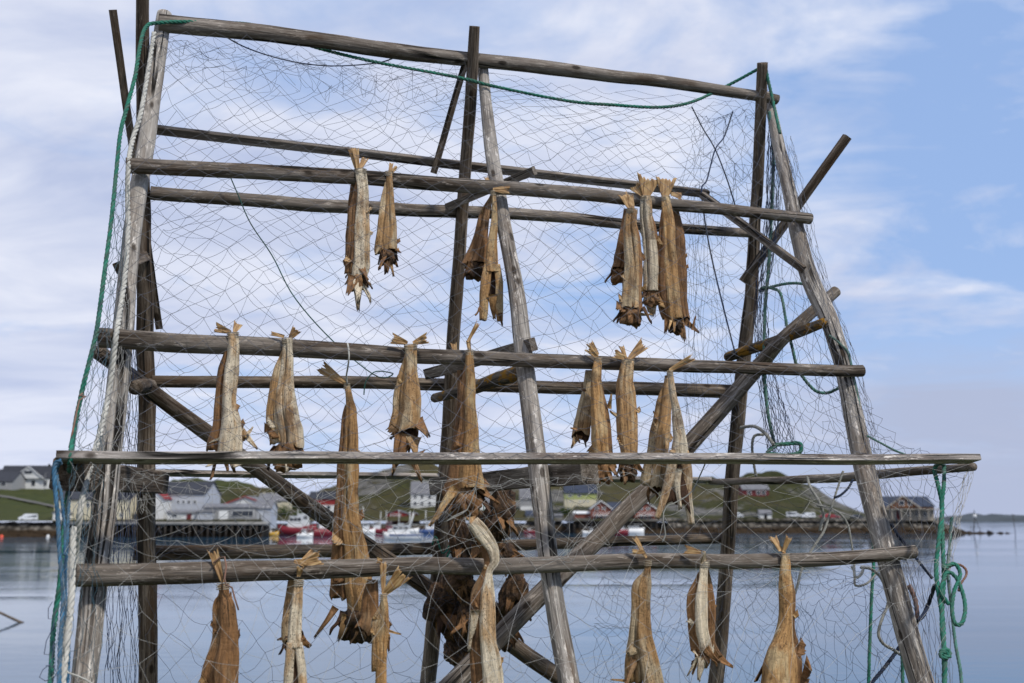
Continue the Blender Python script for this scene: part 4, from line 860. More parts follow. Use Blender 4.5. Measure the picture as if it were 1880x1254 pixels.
# rocky bank along the water
def bank(name, x0, x1, ytop, mat=ROCKM, rough=.7, width=5.0):
    V, F = [], []; n = int((x1-x0)/2.6); rws = 10
    for i in range(n+1):
        x = x0+(x1-x0)*i/n; Y = Y0f(x)-.5; top = bgp(x, ytop(x), Y)
        for j in range(rws):
            f = j/(rws-1); z = top.z+(-.8-top.z)*f; yy = Y+1.5-width*f
            d = noise.noise(Vector((top.x*.31, j*.9, 1)))*rough*1.4+noise.noise(Vector((top.x*.93, j*1.7, 5)))*rough*.7+random.uniform(-.35, .35)*rough
            V.append(Vector((top.x*(yy/Y)+random.uniform(-.16, .16), yy+d, z+(d*.55 if 0 < j else d*.25))))
    for i in range(n):
        for j in range(rws-1): a = i*rws+j; F.append((a, a+1, a+rws+1, a+rws))
    return srf(name, V, F, mat, smooth=False)
bank('rock_bank', -420, 1232, lambda x: interp([(-420, 958.6), (130, 958.6), (150, 962), (484, 962), (506, 961), (1232, 960)], x), rough=.6)
bank('rock_bank', 1225, 1790, lambda x: interp([(1225, 953), (1340, 952.5), (1500, 952.5), (1640, 954), (1718, 956), (1735, 961), (1750, 966), (1762, 971), (1772, 975), (1790, 980)], x), rough=1.1)
# low skerries out from the point
V, F = [], []
n = 60
for i in range(n+1):
    x = 1745+(1868-1745)*i/n; Yq = 372; w = bgp(x, 950, Yq)
    hgt = 1.5*max(-.3, .75*noise.noise(Vector((i*.33, 0, 0)))+.55*noise.noise(Vector((i*1.1, 3, 0)))+.55-.011*i)
    if i in (0, n): hgt = -.3
    for dy, k in ((-3, -.6), (-.8, .7), (1, 1), (4, -.6)): V.append(Vector((w.x, Yq+dy, hgt*k if k > 0 else -.6)))
for i in range(n):
    for j in range(3): a = i*4+j; F.append((a, a+1, a+5, a+4))
srf('skerry', V, F, ROCKM, smooth=False)
# far headland on the horizon
FARM = plain('far_headland', (.052, .062, .070), .95, .3, .02)
V, F = [], []; FS = [(1700, 953), (1745, 947), (1765, 946), (1785, 941.5), (1800, 944), (1808, 946), (1820, 943), (1850, 945), (1880, 946), (1960, 943), (2100, 946), (2300, 953)]
n = 90
for i in range(n+1):
    x = 1700+600*i/n; w = bgp(x, interp(FS, x)+noise.noise(Vector((i*.4, 0, 0)))*.8, 1500)
    for yy, z in ((1440, -2), (1452, max(1.5, w.z*.28)), (1480, w.z*.7), (1500, w.z), (1620, -5)): V.append(Vector((w.x, yy, z)))
for i in range(n):
    for j in range(4): a = i*5+j; F.append((a, a+1, a+6, a+5))
srf('far_headland', V, F, FARM)
# water sheet
def water_mat():
    t = NT('harbour_water'); g = t.n('ShaderNodeNewGeometry'); P = g.outputs['Position']
    mp = t.n('ShaderNodeMapping'); mp.inputs['Scale'].default_value = (.30, .85, 1); t.l(P, mp.inputs['Vector'])
    a = t.noise(mp.outputs['Vector'], 1.3, 4, .55, .3); b = t.noise(mp.outputs['Vector'], .22, 3, .5)
    m2 = t.n('ShaderNodeMapping'); m2.inputs['Scale'].default_value = (.010, .045, 1); t.l(P, m2.inputs['Vector'])
    gate = t.ramp(t.noise(m2.outputs['Vector'], 1, 3, .5, .4), [(.42, .12), (.56, 1.0)])
    h = t.math('ADD', t.math('MULTIPLY', a, .45), b); h = t.math('MULTIPLY', h, gate)
    t.bump(h, .6, .055)
    r = t.math('MULTIPLY_ADD', gate, .07); t.t.nodes[-1].inputs[2].default_value = .02
    t.l(r, t.b.inputs['Roughness'])
    t.b.inputs['Base Color'].default_value = (.030, .080, .130, 1); t.b.inputs['IOR'].default_value = 1.33; t.b.inputs['Specular IOR Level'].default_value = .5
    return t.m
WATERM = water_mat()
V = [(-2500, 8, 0), (2500, 8, 0), (4500, 8000, 0), (-4500, 8000, 0)]
srf('water', V, [(0, 1, 2, 3)], WATERM)
# near shore under the rack
SHOREM = grass_rock('shore_turf', (.030, .042, .010), (.070, .085, .022), (.16, .15, .13), .56)
V, F = [], []
NX, NY = 60, 46
for j in range(NY+1):
    for i in range(NX+1):
        x = -20+40*i/NX; Y = -6+20*j/NY
        z = GZ if Y < 8 else GZ-(Y-8)*(GZ+.8)/5.6
        z += .07*noise.noise(Vector((x*.8, Y*.8, 0)))+(.25*noise.noise(Vector((x*.6, Y*.9, 7))) if Y > 8.2 else 0)
        V.append(Vector((x, Y, z)))
for j in range(NY):
    for i in range(NX): a = j*(NX+1)+i; F.append((a, a+1, a+NX+2, a+NX+1))
srf('shore_ground', V, F, SHOREM)
# road + track on the left slope
ROADM = plain('gravel_road', (.115, .108, .098), .9, .2, .5)
def strip(name, P, wpx, mat, lift=.35, kind='structure'):
    S = catmull(P, 40); V, F = [], []
    for i, (x, y) in enumerate(S):
        Y = terrY(x, y)
        for dy in (-wpx/2, wpx/2):
            Yq = terrY(x, y-dy); p = bgp(x, yapp(x, Yq), Yq); V.append(p+Vector((0, -.4, lift)))
        if i: a = 2*i; F.append((a-2, a, a+1, a-1))
    o = srf(name, V, F, mat, kind); return o
strip('path', [(-120, 903), (0, 913), (40, 920), (80, 928), (130, 940)], 3.0, ROADM, .6)
mb = MB(); V, F = [], []
for i in range(40):
    x = -400+i*16
    for yy in (Y0+.6, Y0+9): 
        p = bgp(x, 957, Y0); V.append(Vector((p.x*yy/Y0, yy, 4.42+(yy-Y0)*.02)))
    if i: a = 2*i; F.append((a-2, a, a+1, a-1))
srf('road', V, F, ROADM)

# ================================================================== BUILDINGS
C_WHITE = clad('painted_boards_white', (.68, .68, .66)); C_CREAM = clad('painted_boards_cream', (.62, .56, .40)); C_GREY = clad('painted_boards_grey', (.30, .30, .30))
C_LGREY = clad('painted_boards_light_grey', (.44, .46, .50)); C_RED = clad('painted_boards_red', (.27, .030, .028)); C_DRED = clad('painted_boards_dark_red', (.13, .022, .026))
C_GREEN = clad('painted_boards_yellow_green', (.36, .40, .14)); C_BROWN = clad('stained_boards_brown', (.15, .066, .030)); C_BEIGE = clad('rendered_wall_beige', (.42, .37, .30)); C_RUST = clad('stained_boards_rust', (.20, .062, .040))
RF_DARK = plain('roof_dark', (.030, .032, .040), .7, .2, .6); RF_NAVY = plain('roof_slate_blue', (.030, .038, .060), .6, .15, .6); RF_GREY = plain('roof_grey', (.15, .15, .16), .8, .2, .6); RF_RED = plain('roof_red', (.20, .03, .03), .8)
TRIM_W = plain('trim_white', (.72, .72, .70), .5, .05); TRIM_R = plain('trim_red', (.3, .03, .03), .5, .1)
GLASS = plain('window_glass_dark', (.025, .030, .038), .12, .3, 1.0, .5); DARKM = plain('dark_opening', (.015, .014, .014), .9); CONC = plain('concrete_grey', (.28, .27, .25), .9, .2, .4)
TIMB = plain('pier_timber', (.045, .038, .032), .9, .4, .8)
def house(label, x0, x1, yb, ye, yr, wall, roof, style='side', wins=(), door=None, Y=None, D=None, chim=None, lower=None, gable=None, trim=None, cat='house', over=.35, group=None, name='house', yaw=0.0, extra=None, dY=None):
    Y = Y or (Y0f((x0+x1)/2)+dY if dY is not None else terrY((x0+x1)/2, yb)); k = Y/FPX/ FW.y
    cx = (x0+x1)/2; B = bgp(cx, yb, Y); w = bgp(x1, yb, Y).x-bgp(x0, yb, Y).x
    he = bgp(cx, ye, Y).z-B.z; hr = bgp(cx, yr, Y).z-B.z; D = D or max(5.0, w*.75)
    root = empty(name, (B.x, B.y, B.z), label, cat, group, yaw)
    L = lambda mb, nm, m, par=root, sm=False: mb.build(nm, m, par, smooth=sm, world=False, loc=(0, 0, 0))
    def lk(mb, nm, m, par=root): o = mb.build(nm, m, par, smooth=False, world=False); o.location = (0, 0, 0); return o
    fd = 1.8   # foundation sunk in the slope
    mb = MB(); h0 = -fd
    if lower: 
        ml = MB(); boxv(ml, (0, D/2, h0), w-.04, D-.04, fd+lower[0]*he, base=True); lk(ml, 'lower_wall', lower[1]); h0 = lower[0]*he
    xx = w/2
    if style == 'side':
        P = [(-xx, 0, h0), (xx, 0, h0), (xx, D, h0), (-xx, D, h0), (-xx, 0, he), (xx, 0, he), (xx, D, he), (-xx, D, he), (-xx, D/2, hr), (xx, D/2, hr)]
        Fc = [(0, 1, 5, 4), (1, 2, 6, 9, 5), (2, 3, 7, 6), (3, 0, 4, 8, 7), (3, 2, 1, 0)]
    else:
        P = [(-xx, 0, h0), (xx, 0, h0), (xx, D, h0), (-xx, D, h0), (-xx, 0, he), (xx, 0, he), (xx, D, he), (-xx, D, he), (0, 0, hr), (0, D, hr)]
        Fc = [(0, 1, 5, 8, 4), (1, 2, 6, 5), (2, 3, 7, 9, 6), (3, 0, 4, 7), (3, 2, 1, 0)]
    mb.add([Vector(p) for p in P], Fc); lk(mb, 'wall', wall)
    mr = MB(); th = .22; o = over
    def slab(a, b, c, d, m):
        a, b, c, d = map(Vector, (a, b, c, d)); n = (b-a).cross(d-a).normalized()*th
        if n.z < 0: n = -n
        m.add([a, b, c, d, a+n, b+n, c+n, d+n], [(0, 1, 2, 3), (4, 5, 6, 7), (0, 1, 5, 4), (1, 2, 6, 5), (2, 3, 7, 6), (3, 0, 4, 7)])
    z = .03
    if style == 'side':
        sl = (hr-he)/(D/2); e = he-o*sl+z; e2 = hr+z
        # one closed prism-like roof sheet, front and back pitch in a single shell
        prof2 = [(-o, e), (D/2, e2), (D+o, e), (D+o, e+th), (D/2, e2+th*1.15), (-o, e+th)]
        Vv = [Vector((sx*(xx+o), a, b)) for sx in (-1, 1) for a, b in prof2]
        mr.add(Vv, [(0, 1, 4, 5), (1, 2, 3, 4), (6, 11, 10, 7), (7, 10, 9, 8), (0, 6, 7, 1), (1, 7, 8, 2), (2, 8, 9, 3), (3, 9, 10, 4), (4, 10, 11, 5), (5, 11, 6, 0)])
    else:
        sl = (hr-he)/xx; e = he-o*sl+z; e2 = hr+z
        prof2 = [(-xx-o, e), (0, e2), (xx+o, e), (xx+o, e+th), (0, e2+th*1.15), (-xx-o, e+th)]
        Vv = [Vector((a, sy, b)) for sy in (-o, D+o) for a, b in prof2]
        mr.add(Vv, [(0, 1, 4, 5), (1, 2, 3, 4), (6, 11, 10, 7), (7, 10, 9, 8), (0, 6, 7, 1), (1, 7, 8, 2), (2, 8, 9, 3), (3, 9, 10, 4), (4, 10, 11, 5), (5, 11, 6, 0)])
    rf = lk(mr, 'roof', roof)
    if style == 'gable' and trim:
        mt = MB()
        for s in (-1, 1):
            a = Vector((s*(xx+o), -o-.03, e+th*.5)); b = Vector((0, -o-.03, e2+th*.6)); q = Vector((0, 0, .38)); y = Vector((0, -.12, 0))
            mt.add([a, b, b+q*.4, a+q*.4, a+y, b+y, b+q*.4+y, a+q*.4+y, a-q*.6, b-q*.6, a-q*.6+y, b-q*.6+y], [(8, 9, 2, 3), (10, 11, 6, 7), (8, 9, 11, 10), (3, 2, 6, 7)])
        lk(mt, 'barge_board', trim)
    def win(u0, v0, u1, v1):
        a, b = -xx+u0*w, -xx+u1*w; zz0, zz1 = v0*hr, v1*hr; m1 = MB(); boxv(m1, ((a+b)/2, -.05, (zz0+zz1)/2), b-a, .12, zz1-zz0)
        fr = lk(m1, 'window', TRIM_W); m2 = MB(); boxv(m2, ((a+b)/2, -.10, (zz0+zz1)/2), max(.2, b-a-.26), .06, max(.2, zz1-zz0-.26)); lk(m2, 'pane', GLASS, fr)
    for q in wins: win(*q)
    if door:
        a, b = -xx+door[0]*w, -xx+door[1]*w; m1 = MB(); boxv(m1, ((a+b)/2, -.06, door[2]*hr/2), b-a, .14, door[2]*hr); lk(m1, 'door', door[3])
    if chim:
        m1 = MB(); xq = -xx+chim[0]*w; boxv(m1, (xq, D*.5, hr-.8), .8, .8, .8+chim[1], base=True); lk(m1, 'chimney', chim[2] if len(chim) > 2 else DARKM, rf)
    if gable:
        # front cross gable: u0,u1, top height (fraction of hr), wall mat, windows
        u0, u1, top, gw, wn = gable; a, b = -xx+u0*w, -xx+u1*w; ht = top*hr; pz = 1.1; base = gable_base = he-.4
        m1 = MB(); c = (a+b)/2
        m1.add([Vector(p) for p in [(a, -pz, base), (b, -pz, base), (c, -pz, ht), (a, D/2, base), (b, D/2, base), (c, D/2, ht)]], [(0, 1, 2), (3, 5, 4), (0, 2, 5, 3), (1, 4, 5, 2), (0, 3, 4, 1)]); lk(m1, 'gable_wall', gw)
        m2 = MB(); oo = .5; slp = (ht-base)/((b-a)/2); ee = base-oo*slp
        pr = [(a-oo, ee+.03), (c, ht+.03), (b+oo, ee+.03), (b+oo, ee+.28), (c, ht+.33), (a-oo, ee+.28)]
        Vv = [Vector((p, sy, q)) for sy in (-pz-.5, D/2) for p, q in pr]
        m2.add(Vv, [(0, 1, 4, 5), (1, 2, 3, 4), (6, 11, 10, 7), (7, 10, 9, 8), (0, 6, 7, 1), (1, 7, 8, 2), (2, 8, 9, 3), (3, 9, 10, 4), (4, 10, 11, 5), (5, 11, 6, 0)]); lk(m2, 'gable_roof', roof)
        m3 = MB()
        for s, q in ((a-oo, 1), (b+oo, -1)):
            p0 = Vector((s, -pz-.56, ee+.05)); p1 = Vector((c, -pz-.56, ht+.05)); up = Vector((0, 0, .42))
            m3.add([p0, p1, p1+up, p0+up, p0+Vector((0, .1, 0)), p1+Vector((0, .1, 0)), p1+up+Vector((0, .1, 0)), p0+up+Vector((0, .1, 0))], [(0, 1, 2, 3), (4, 5, 6, 7), (0, 1, 5, 4), (2, 3, 7, 6)])
        lk(m3, 'barge_board', TRIM_W if trim is None else trim)
        for (u, v, u2, v2) in wn:
            aa, bb = -xx+u*w, -xx+u2*w; z0, z1 = v*hr, v2*hr; m1 = MB(); boxv(m1, ((aa+bb)/2, -pz-.05, (z0+z1)/2), bb-aa, .12, z1-z0); fr = lk(m1, 'window', TRIM_W)
            m2 = MB(); boxv(m2, ((aa+bb)/2, -pz-.10, (z0+z1)/2), max(.2, bb-aa-.24), .06, max(.2, z1-z0-.24)); lk(m2, 'pane', GLASS, fr)
    if extra: extra(root, w, D, he, hr, lk)
    return root
def grid_wins(us, vs, du, dv): return [(u-du/2, v-dv/2, u+du/2, v+dv/2) for v in vs for u in us]
# left
house('white house with large front gable and dark roof on the far left slope', -2, 96, 896, 877, 855, C_WHITE, RF_DARK, wins=grid_wins((.30, .46, .64, .86), (.22,), .08, .26), gable=(.27, .84, .93, C_WHITE, [(.47, .62, .63, .78)]), chim=(.84, 1.0), D=9)
house('low dark roofed annex at the left edge beside the white gabled house', -60, 22, 897, 884, 866, C_GREY, RF_DARK, wins=grid_wins((.4, .6, .8), (.28,), .12, .25), Y=terrY(0, 897)-5)
house('small white upper annex with white dormer behind the annex at the left edge', -8, 26, 884, 869, 862, C_WHITE, RF_DARK, wins=grid_wins((.3, .7), (.5,), .2, .3), Y=terrY(0, 890)+6)
house('long pale yellow quay warehouse with dark roof behind the left front leg', 98, 236, 959, 917, 897, C_CREAM, RF_DARK, wins=grid_wins((.36, .45, .62), (.52,), .05, .14)+grid_wins((.72, .8, .9), (.22,), .05, .12), dY=8, D=16, door=(.10, .17, .3, C_WHITE), cat='warehouse')
house('small white shed with pale door against the left end of the yellow warehouse', 96, 118, 959, 942, 936, C_WHITE, RF_GREY, 'gable', dY=3, cat='shed')
house('big light grey fish plant with black roof and a row of windows', 264, 374, 959, 907, 884, C_LGREY, RF_DARK, wins=grid_wins((.20, .29, .37, .56, .65, .74, .84), (.50,), .055, .09), dY=14, D=17, cat='fish plant')
house('narrow white gabled wing with red roof edge on the left of the fish plant', 255, 300, 959, 915, 893, C_WHITE, RF_RED, 'gable', trim=TRIM_R, wins=[(.35, .62, .6, .74)], dY=8, D=8, cat='building')
house('low white lean-to with dark doorways in front of the fish plant', 306, 372, 959, 942, 938, C_WHITE, RF_GREY, wins=[(.12, .45, .3, .75)], door=(.55, .68, .75, C_DRED), dY=5, D=5, cat='shed')
house('pale blue box shed at the right end of the fish plant', 362, 390, 958, 940, 938.5, C_LGREY, RF_GREY, wins=[(.45, .55, .6, .75)], dY=4, D=5, cat='shed')
house('long low grey flat building with a white roller door and glass band', 372, 470, 958, 932, 926, C_GREY, RF_GREY, wins=[(.54, .28, .95, .66)], door=(.30, .47, .62, TRIM_W), dY=6, D=10, cat='building')
house('white gabled hall with grey roof rising behind the flat grey building', 412, 488, 930, 926, 912, C_WHITE, RF_GREY, 'gable', trim=TRIM_R, dY=26, D=14, cat='building')
house('little white two storey quay house with small windows right of the flat building', 466, 497, 958, 933, 920, C_LGREY, RF_GREY, wins=grid_wins((.25, .55, .82), (.66,), .12, .12)+[(.3, .1, .45, .38)], dY=7, D=8)
house('cream house with grey roof up behind the white quay house', 474, 528, 932, 919, 906, C_CREAM, RF_GREY, wins=grid_wins((.3, .7), (.45,), .14, .25), chim=(.1, .5, C_CREAM))
house('red house with white lower storey and dark roof left of the very long fish', 566, 628, 941, 916, 903, C_RED, RF_DARK, lower=(.55, C_WHITE), wins=grid_wins((.25, .6), (.25,), .12, .2))
house('white two storey house with grey roof on the hillside, dark small windows', 754, 812, 931, 906, 884, C_WHITE, RF_GREY, wins=grid_wins((.14, .36, .60, .84), (.40,), .10, .15)+grid_wins((.14, .36, .60, .84), (.14,), .10, .15), D=8)
house('bright red boathouse with rows of white windows and shallow gable', 709, 749, 955, 944, 937, C_RED, RF_GREY, 'gable', wins=grid_wins((.22, .36, .5, .64), (.52,), .09, .22)+grid_wins((.72, .86), (.2,), .1, .3), dY=8, D=10, cat='boathouse')
house('dark red small boathouse touching the bright red one', 750, 768, 953, 945, 941, C_DRED, RF_GREY, 'gable', dY=10, D=8, wins=[(.4, .3, .6, .6)], cat='boathouse')
house('small white house with grey roof seen between fish heads', 868, 898, 934, 922, 913, C_WHITE, RF_GREY, wins=[(.4, .2, .55, .5)])
house('grey steep house with white lower storey and two small windows by the middle leg', 955, 992, 937, 915, 896, C_GREY, RF_GREY, wins=grid_wins((.42, .85), (.52,), .14, .16), lower=(.35, C_WHITE), door=(.72, .9, .24, C_RUST))
house('small white cabin with blue grey roof below the grey steep house', 966, 990, 956, 946, 938, C_WHITE, RF_NAVY, 'side', wins=[(.3, .2, .5, .5)], dY=9, D=6, cat='cabin')
house('yellow and green two tone house with dark slate roof on the hillside', 1037, 1096, 930, 905, 890, C_GREEN, RF_NAVY, lower=(.52, C_CREAM), wins=grid_wins((.17, .46), (.50,), .12, .12)+grid_wins((.17, .47, .6, .72), (.24,), .05, .09), D=9)
house('dark grey small shed right of the middle leg above the jetty', 1018, 1032, 957, 947, 944.5, C_GREY, RF_GREY, dY=6, D=5, cat='shed')
house('low rust red shed with white roof edge on the stilted jetty', 1055, 1092, 956, 943, 940, C_RUST, TRIM_W, dY=8, D=6, cat='shed', wins=[(.7, .2, .85, .5)])
def balcony(root, w, D, he, hr, lk):
    m = MB(); boxv(m, (0, -.9, he*.42), w*.8, 1.4, .14)
    for i in range(9): boxv(m, (-w*.4+w*.8*i/8, -1.55, he*.42+.07), .1, .1, 1.0, base=True)
    boxv(m, (0, -1.55, he*.42+1.1), w*.8, .12, .1); lk(m, 'balcony', TRIM_W)
house('rust red waterside cabin with white gable balcony, left of the thick brace', 1085, 1123, 956, 934, 920, C_RUST, RF_NAVY, 'gable', wins=grid_wins((.30, .62), (.62,), .18, .14)+grid_wins((.3, .5, .7), (.2,), .13, .24), trim=TRIM_W, dY=6, D=10, extra=balcony, cat='cabin')
house('second waterside cabin with white gable balcony, right of the thick brace', 1166, 1205, 956, 934, 921, C_RUST, RF_NAVY, 'gable', wins=grid_wins((.30, .62), (.62,), .18, .14)+grid_wins((.3, .5, .7), (.2,), .13, .24), trim=TRIM_W, dY=6, D=10, extra=balcony, cat='cabin')
house('long dark roofed shed between the two waterside cabins', 1118, 1172, 955, 940, 923, C_RUST, RF_NAVY, dY=12, D=8, cat='shed')
house('red and white terraced house high on the right hillside by the back post', 1364, 1412, 911, 899, 890, C_DRED, RF_GREY, wins=grid_wins((.25, .6, .8), (.3,), .16, .3))
house('small white boat shed with brown sides on the stone breakwater', 1396, 1417, 956, 943, 937, C_WHITE, RF_GREY, 'side', door=(.35, .6, .7, DARKM), dY=5, D=4, cat='shed')
def veranda(root, w, D, he, hr, lk):
    m = MB(); boxv(m, (0, -1.6, he*.80), w*1.06, 3.4, .30); lk(m, 'veranda_roof', C_BEIGE)
    for i in range(7):
        m = MB(); boxv(m, (-w*.5+w*i/6, -3.0, -1), .28, .28, he*.80+.85, base=True); lk(m, 'veranda_post', C_BEIGE)
house('large brown lodge with dark roof, centre gable and veranda on the right point', 1616, 1716, 955, 930, 912, C_BROWN, RF_NAVY, lower=(.78, C_BEIGE), wins=grid_wins((.55, .68, .82), (.26,), .06, .2), door=(.30, .36, .40, C_DRED), gable=(.12, .70, 1.0, C_BROWN, [(.34, .62, .44, .84), (.50, .62, .58, .84)]), trim=C_BEIGE, dY=6, D=14, extra=veranda, cat='lodge', name='lodge')
# lamp post on the left slope
B = bgp(81, 905, terrY(81, 905)); lp = empty('lamp_post', B, 'thin grey lamp post in front of the white gabled house on the left', 'lamp post')
POLEM = plain('galvanised_pole', (.22, .22, .22), .5, .1); mb = MB(); tube(mb, [B, B+Vector((0, 0, 8.8))], [.14, .09], 8); mb.build('pole', POLEM, lp)
mb = MB(); boxv(mb, B+Vector((.4, 0, 8.85)), 1.2, .3, .18); mb.build('lamp_head', POLEM, lp)
# quay
q = empty('quay', bgp(310, 985, Y0-3), 'long dark timber quay on piles in front of the left warehouses', 'quay'); mb = MB(); a, b = bgp(118, 960, Y0-2), bgp(490, 960, Y0-2)
boxv(mb, ((a.x+b.x)/2, Y0-1, 3.7), b.x-a.x, 8, .75); mb.build('deck', CONC, q)
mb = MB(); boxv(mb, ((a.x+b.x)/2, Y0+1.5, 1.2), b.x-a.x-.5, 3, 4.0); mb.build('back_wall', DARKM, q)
for i in range(34):
    mb = MB(); x = a.x+.5+(b.x-a.x-1)*i/33; tube(mb, [Vector((x, Y0-4.7, -1)), Vector((x, Y0-4.7, 3.3))], .22, 7); mb.build('pile', TIMB, q, smooth=True)
for i in range(7):
    mb = MB(); x = a.x+22+(b.x-a.x-24)*i/6; tube(mb, [Vector((x, Y0-5.25, 1.4)), Vector((x, Y0-4.9, 1.4))], .55, 12); mb.build('tyre', DARKM, q)
YJ = 372
j = empty('jetty', bgp(1120, 985, YJ), 'dark timber jetty on stilts under the waterside cabins', 'jetty'); mb = MB(); a, b = bgp(1040, 957, YJ), bgp(1228, 957, YJ)
boxv(mb, ((a.x+b.x)/2, YJ+4, 4.05), b.x-a.x, 13, .35); mb.build('deck', TIMB, j)
for i in range(18):
    mb = MB(); x = a.x+.5+(b.x-a.x-1)*i/17; tube(mb, [Vector((x, YJ-2, -1)), Vector((x, YJ-2, 3.9))], .2, 7); mb.build('pile', TIMB, j)
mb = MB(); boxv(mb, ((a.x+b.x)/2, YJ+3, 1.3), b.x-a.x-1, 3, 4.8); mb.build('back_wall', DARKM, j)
for lab, x0, x1, yw in (('low floating pontoon along the moored boats in the middle of the harbour', 640, 905, 976.9), ('low floating pontoon between middle leg and jetty', 905, 1045, 977.5)):
    mb = MB(); Yp = 5.3*FPX/(yw-950); a, b = bgp(x0, yw, Yp), bgp(x1, yw, Yp); boxv(mb, ((a.x+b.x)/2, Yp, .25), b.x-a.x, 3, .6); tag(mb.build('pontoon', TIMB, smooth=False), lab, 'pontoon')

# ================================================================== BOATS
HULL_W = plain('hull_white', (.70, .70, .69), .35, .06); HULL_R = plain('hull_red', (.17, .016, .025), .4, .12); HULL_B = plain('hull_navy', (.05, .09, .22), .4, .1); HULL_O = plain('hull_ochre', (.55, .33, .06), .4, .1); ORANGE = plain('buoy_orange', (.75, .10, .05), .5, .1)
def boat(label, x0, x1, yw, hull, top=None, hgt=1.6, cab=(.35, .75, 2.2), cabm=None, mast=3.0, yaw=0.0, stripe=None, flip=1, arm=False):
    Y = 5.3*FPX/(yw-950); A, B = bgp(x0, yw, Y), bgp(x1, yw, Y); L = B.x-A.x; bw = max(1.8, L*.30)
    root = empty('boat', ((A.x+B.x)/2, Y, 0), label, 'boat', 'boats moored in the harbour', yaw)
    lk = lambda mb, nm, m, par=root, sm=False: mb.build(nm, m, par, smooth=sm, world=False)
    mb = MB(); V, F = [], []; n = 16
    for i in range(n+1):
        f = i/n; x = (f-.5)*L*flip; w = bw/2*(1-max(0, (f-.45)/.55)**2.2)*(.82+.18*min(1, f*4)); sh = hgt*(.85+.45*max(0, f-.5)**1.5*2)
        rk = .10*L*max(0, f-.85)*3
        for yy, z, dx in ((0, -.5, 0), (-w*.75, -.3, 0), (-w*.95, hgt*.4, rk*.4*flip), (-w-.02, sh, rk*flip), (-w+.15, sh-.12, rk*flip), (w-.15, sh-.12, rk*flip), (w+.02, sh, rk*flip), (w*.95, hgt*.4, rk*.4*flip), (w*.75, -.3, 0)): V.append(Vector((x+dx, yy, z)))
    for i in range(n):
        for q in range(9): a, b = i*9+q, i*9+(q+1) % 9; F.append((a, b, b+9, a+9))
    F.append(tuple(range(9))); F.append(tuple(range(n*9, n*9+9))); mb.add(V, F); lk(mb, 'hull', hull, sm=True)
    if stripe:
        mb = MB(); V, F = [], []
        for i in range(n-1):
            f = i/n; x = (f-.5)*L*flip; w = bw/2*(1-max(0, (f-.45)/.55)**2.2)*(.82+.18*min(1, f*4)); V += [Vector((x, -w-.03, hgt*.58)), Vector((x, -w-.04, hgt*.80))]
            if i: a = 2*i; F.append((a-2, a, a+1, a-1))
        mb.add(V, F); lk(mb, 'stripe', stripe)
    if cab:
        c0, c1, ch = cab; mb = MB(); xa, xb = (c0-.5)*L, (c1-.5)*L; wd = bw*.55; z0 = hgt*.8
        prof2 = [(xa, z0), (xb, z0), (xb-.04*L, z0+ch*.55), (xb-.10*L, z0+ch), (xa, z0+ch)]
        V = [Vector((px*flip, s*wd/2, pz)) for s in (-1, 1) for px, pz in prof2]
        mb.add(V, [(0, 1, 2, 3, 4), (9, 8, 7, 6, 5)]+[(q, (q+1) % 5, 5+(q+1) % 5, 5+q) for q in range(5)]); wh = lk(mb, 'wheelhouse', cabm or HULL_W)
        for q in range(3):
            mb = MB(); ww = (xb-xa)*.22; boxv(mb, ((xa+(xb-xa)*(.2+.26*q))*flip, -wd/2-.02, z0+ch*.72), ww, .05, ch*.28); lk(mb, 'window', GLASS, wh)
        mb = MB(); boxv(mb, ((xa+xb-.08*L)/2*flip, 0, z0+ch+.05), (xb-xa)*1.0, wd*1.12, .12); lk(mb, 'wheelhouse_roof', HULL_W, wh)
    if mast:
        mb = MB(); mx = (cab[0]-.5)*L*flip if cab else 0; z0 = hgt*.8+(cab[2] if cab else 0); tube(mb, [Vector((mx, 0, hgt*.6)), Vector((mx, 0, z0+mast))], .09, 6); lk(mb, 'mast', TRIM_W, sm=True)
    if arm:
        mb = MB(); tube(mb, [Vector((.1*L*flip, 0, hgt)), Vector((.28*L*flip, 0, hgt+5.2))], .22, 6); lk(mb, 'crane_arm', TRIM_W, sm=True)
    mb = MB(); x = L*.47*flip
    tube(mb, [Vector(((i/9-.5)*L*.5*flip+L*.2*flip, -bw*.30*(1-(i/9)**3*.8), hgt*1.25+.7)) for i in range(10)], .05, 5); lk(mb, 'rail', TRIM_W, sm=True)
    return root
boat('blue and white cabin cruiser lying alone in the middle of the harbour', 706, 776, 990, HULL_W, hgt=1.7, cab=(.34, .86, 2.0), stripe=HULL_B, flip=-1, mast=3.4)
boat('dark red hulled boat with white superstructure bow on beside the diagonal brace', 573, 619, 984, HULL_R, hgt=2.6, cab=(.25, .7, 3.0), yaw=.5, flip=1, mast=3)
boat('larger red and white fishing boat at the quay end left of the brace', 512, 566, 982, HULL_R, hgt=2.8, cab=(.2, .72, 3.4), flip=-1, mast=4.5)
boat('small ochre and white open boat tied at the quay corner', 481, 511, 983, HULL_O, hgt=1.2, cab=(.3, .6, 1.1), mast=0, flip=1)
boat('white boat with pale wheelhouse just right of the very long fish', 656, 688, 980, HULL_W, hgt=1.6, cab=(.3, .7, 2.4), mast=5.0, flip=1)
boat('small bright red boat next to the white one at the pontoon', 678, 712, 979, HULL_R, cabm=HULL_W, hgt=1.8, cab=(.4, .8, 2.4), mast=3.4, flip=-1)
boat('white working boat with a slanted crane arm in front of the red boathouse', 728, 768, 978, HULL_W, hgt=1.6, cab=(.1, .4, 1.9), mast=4.6, arm=True, flip=1)
boat('navy and white boat with orange floats left of the middle post', 770, 808, 979, HULL_B, hgt=1.6, cab=(.3, .7, 2.4), mast=4.0, flip=1)
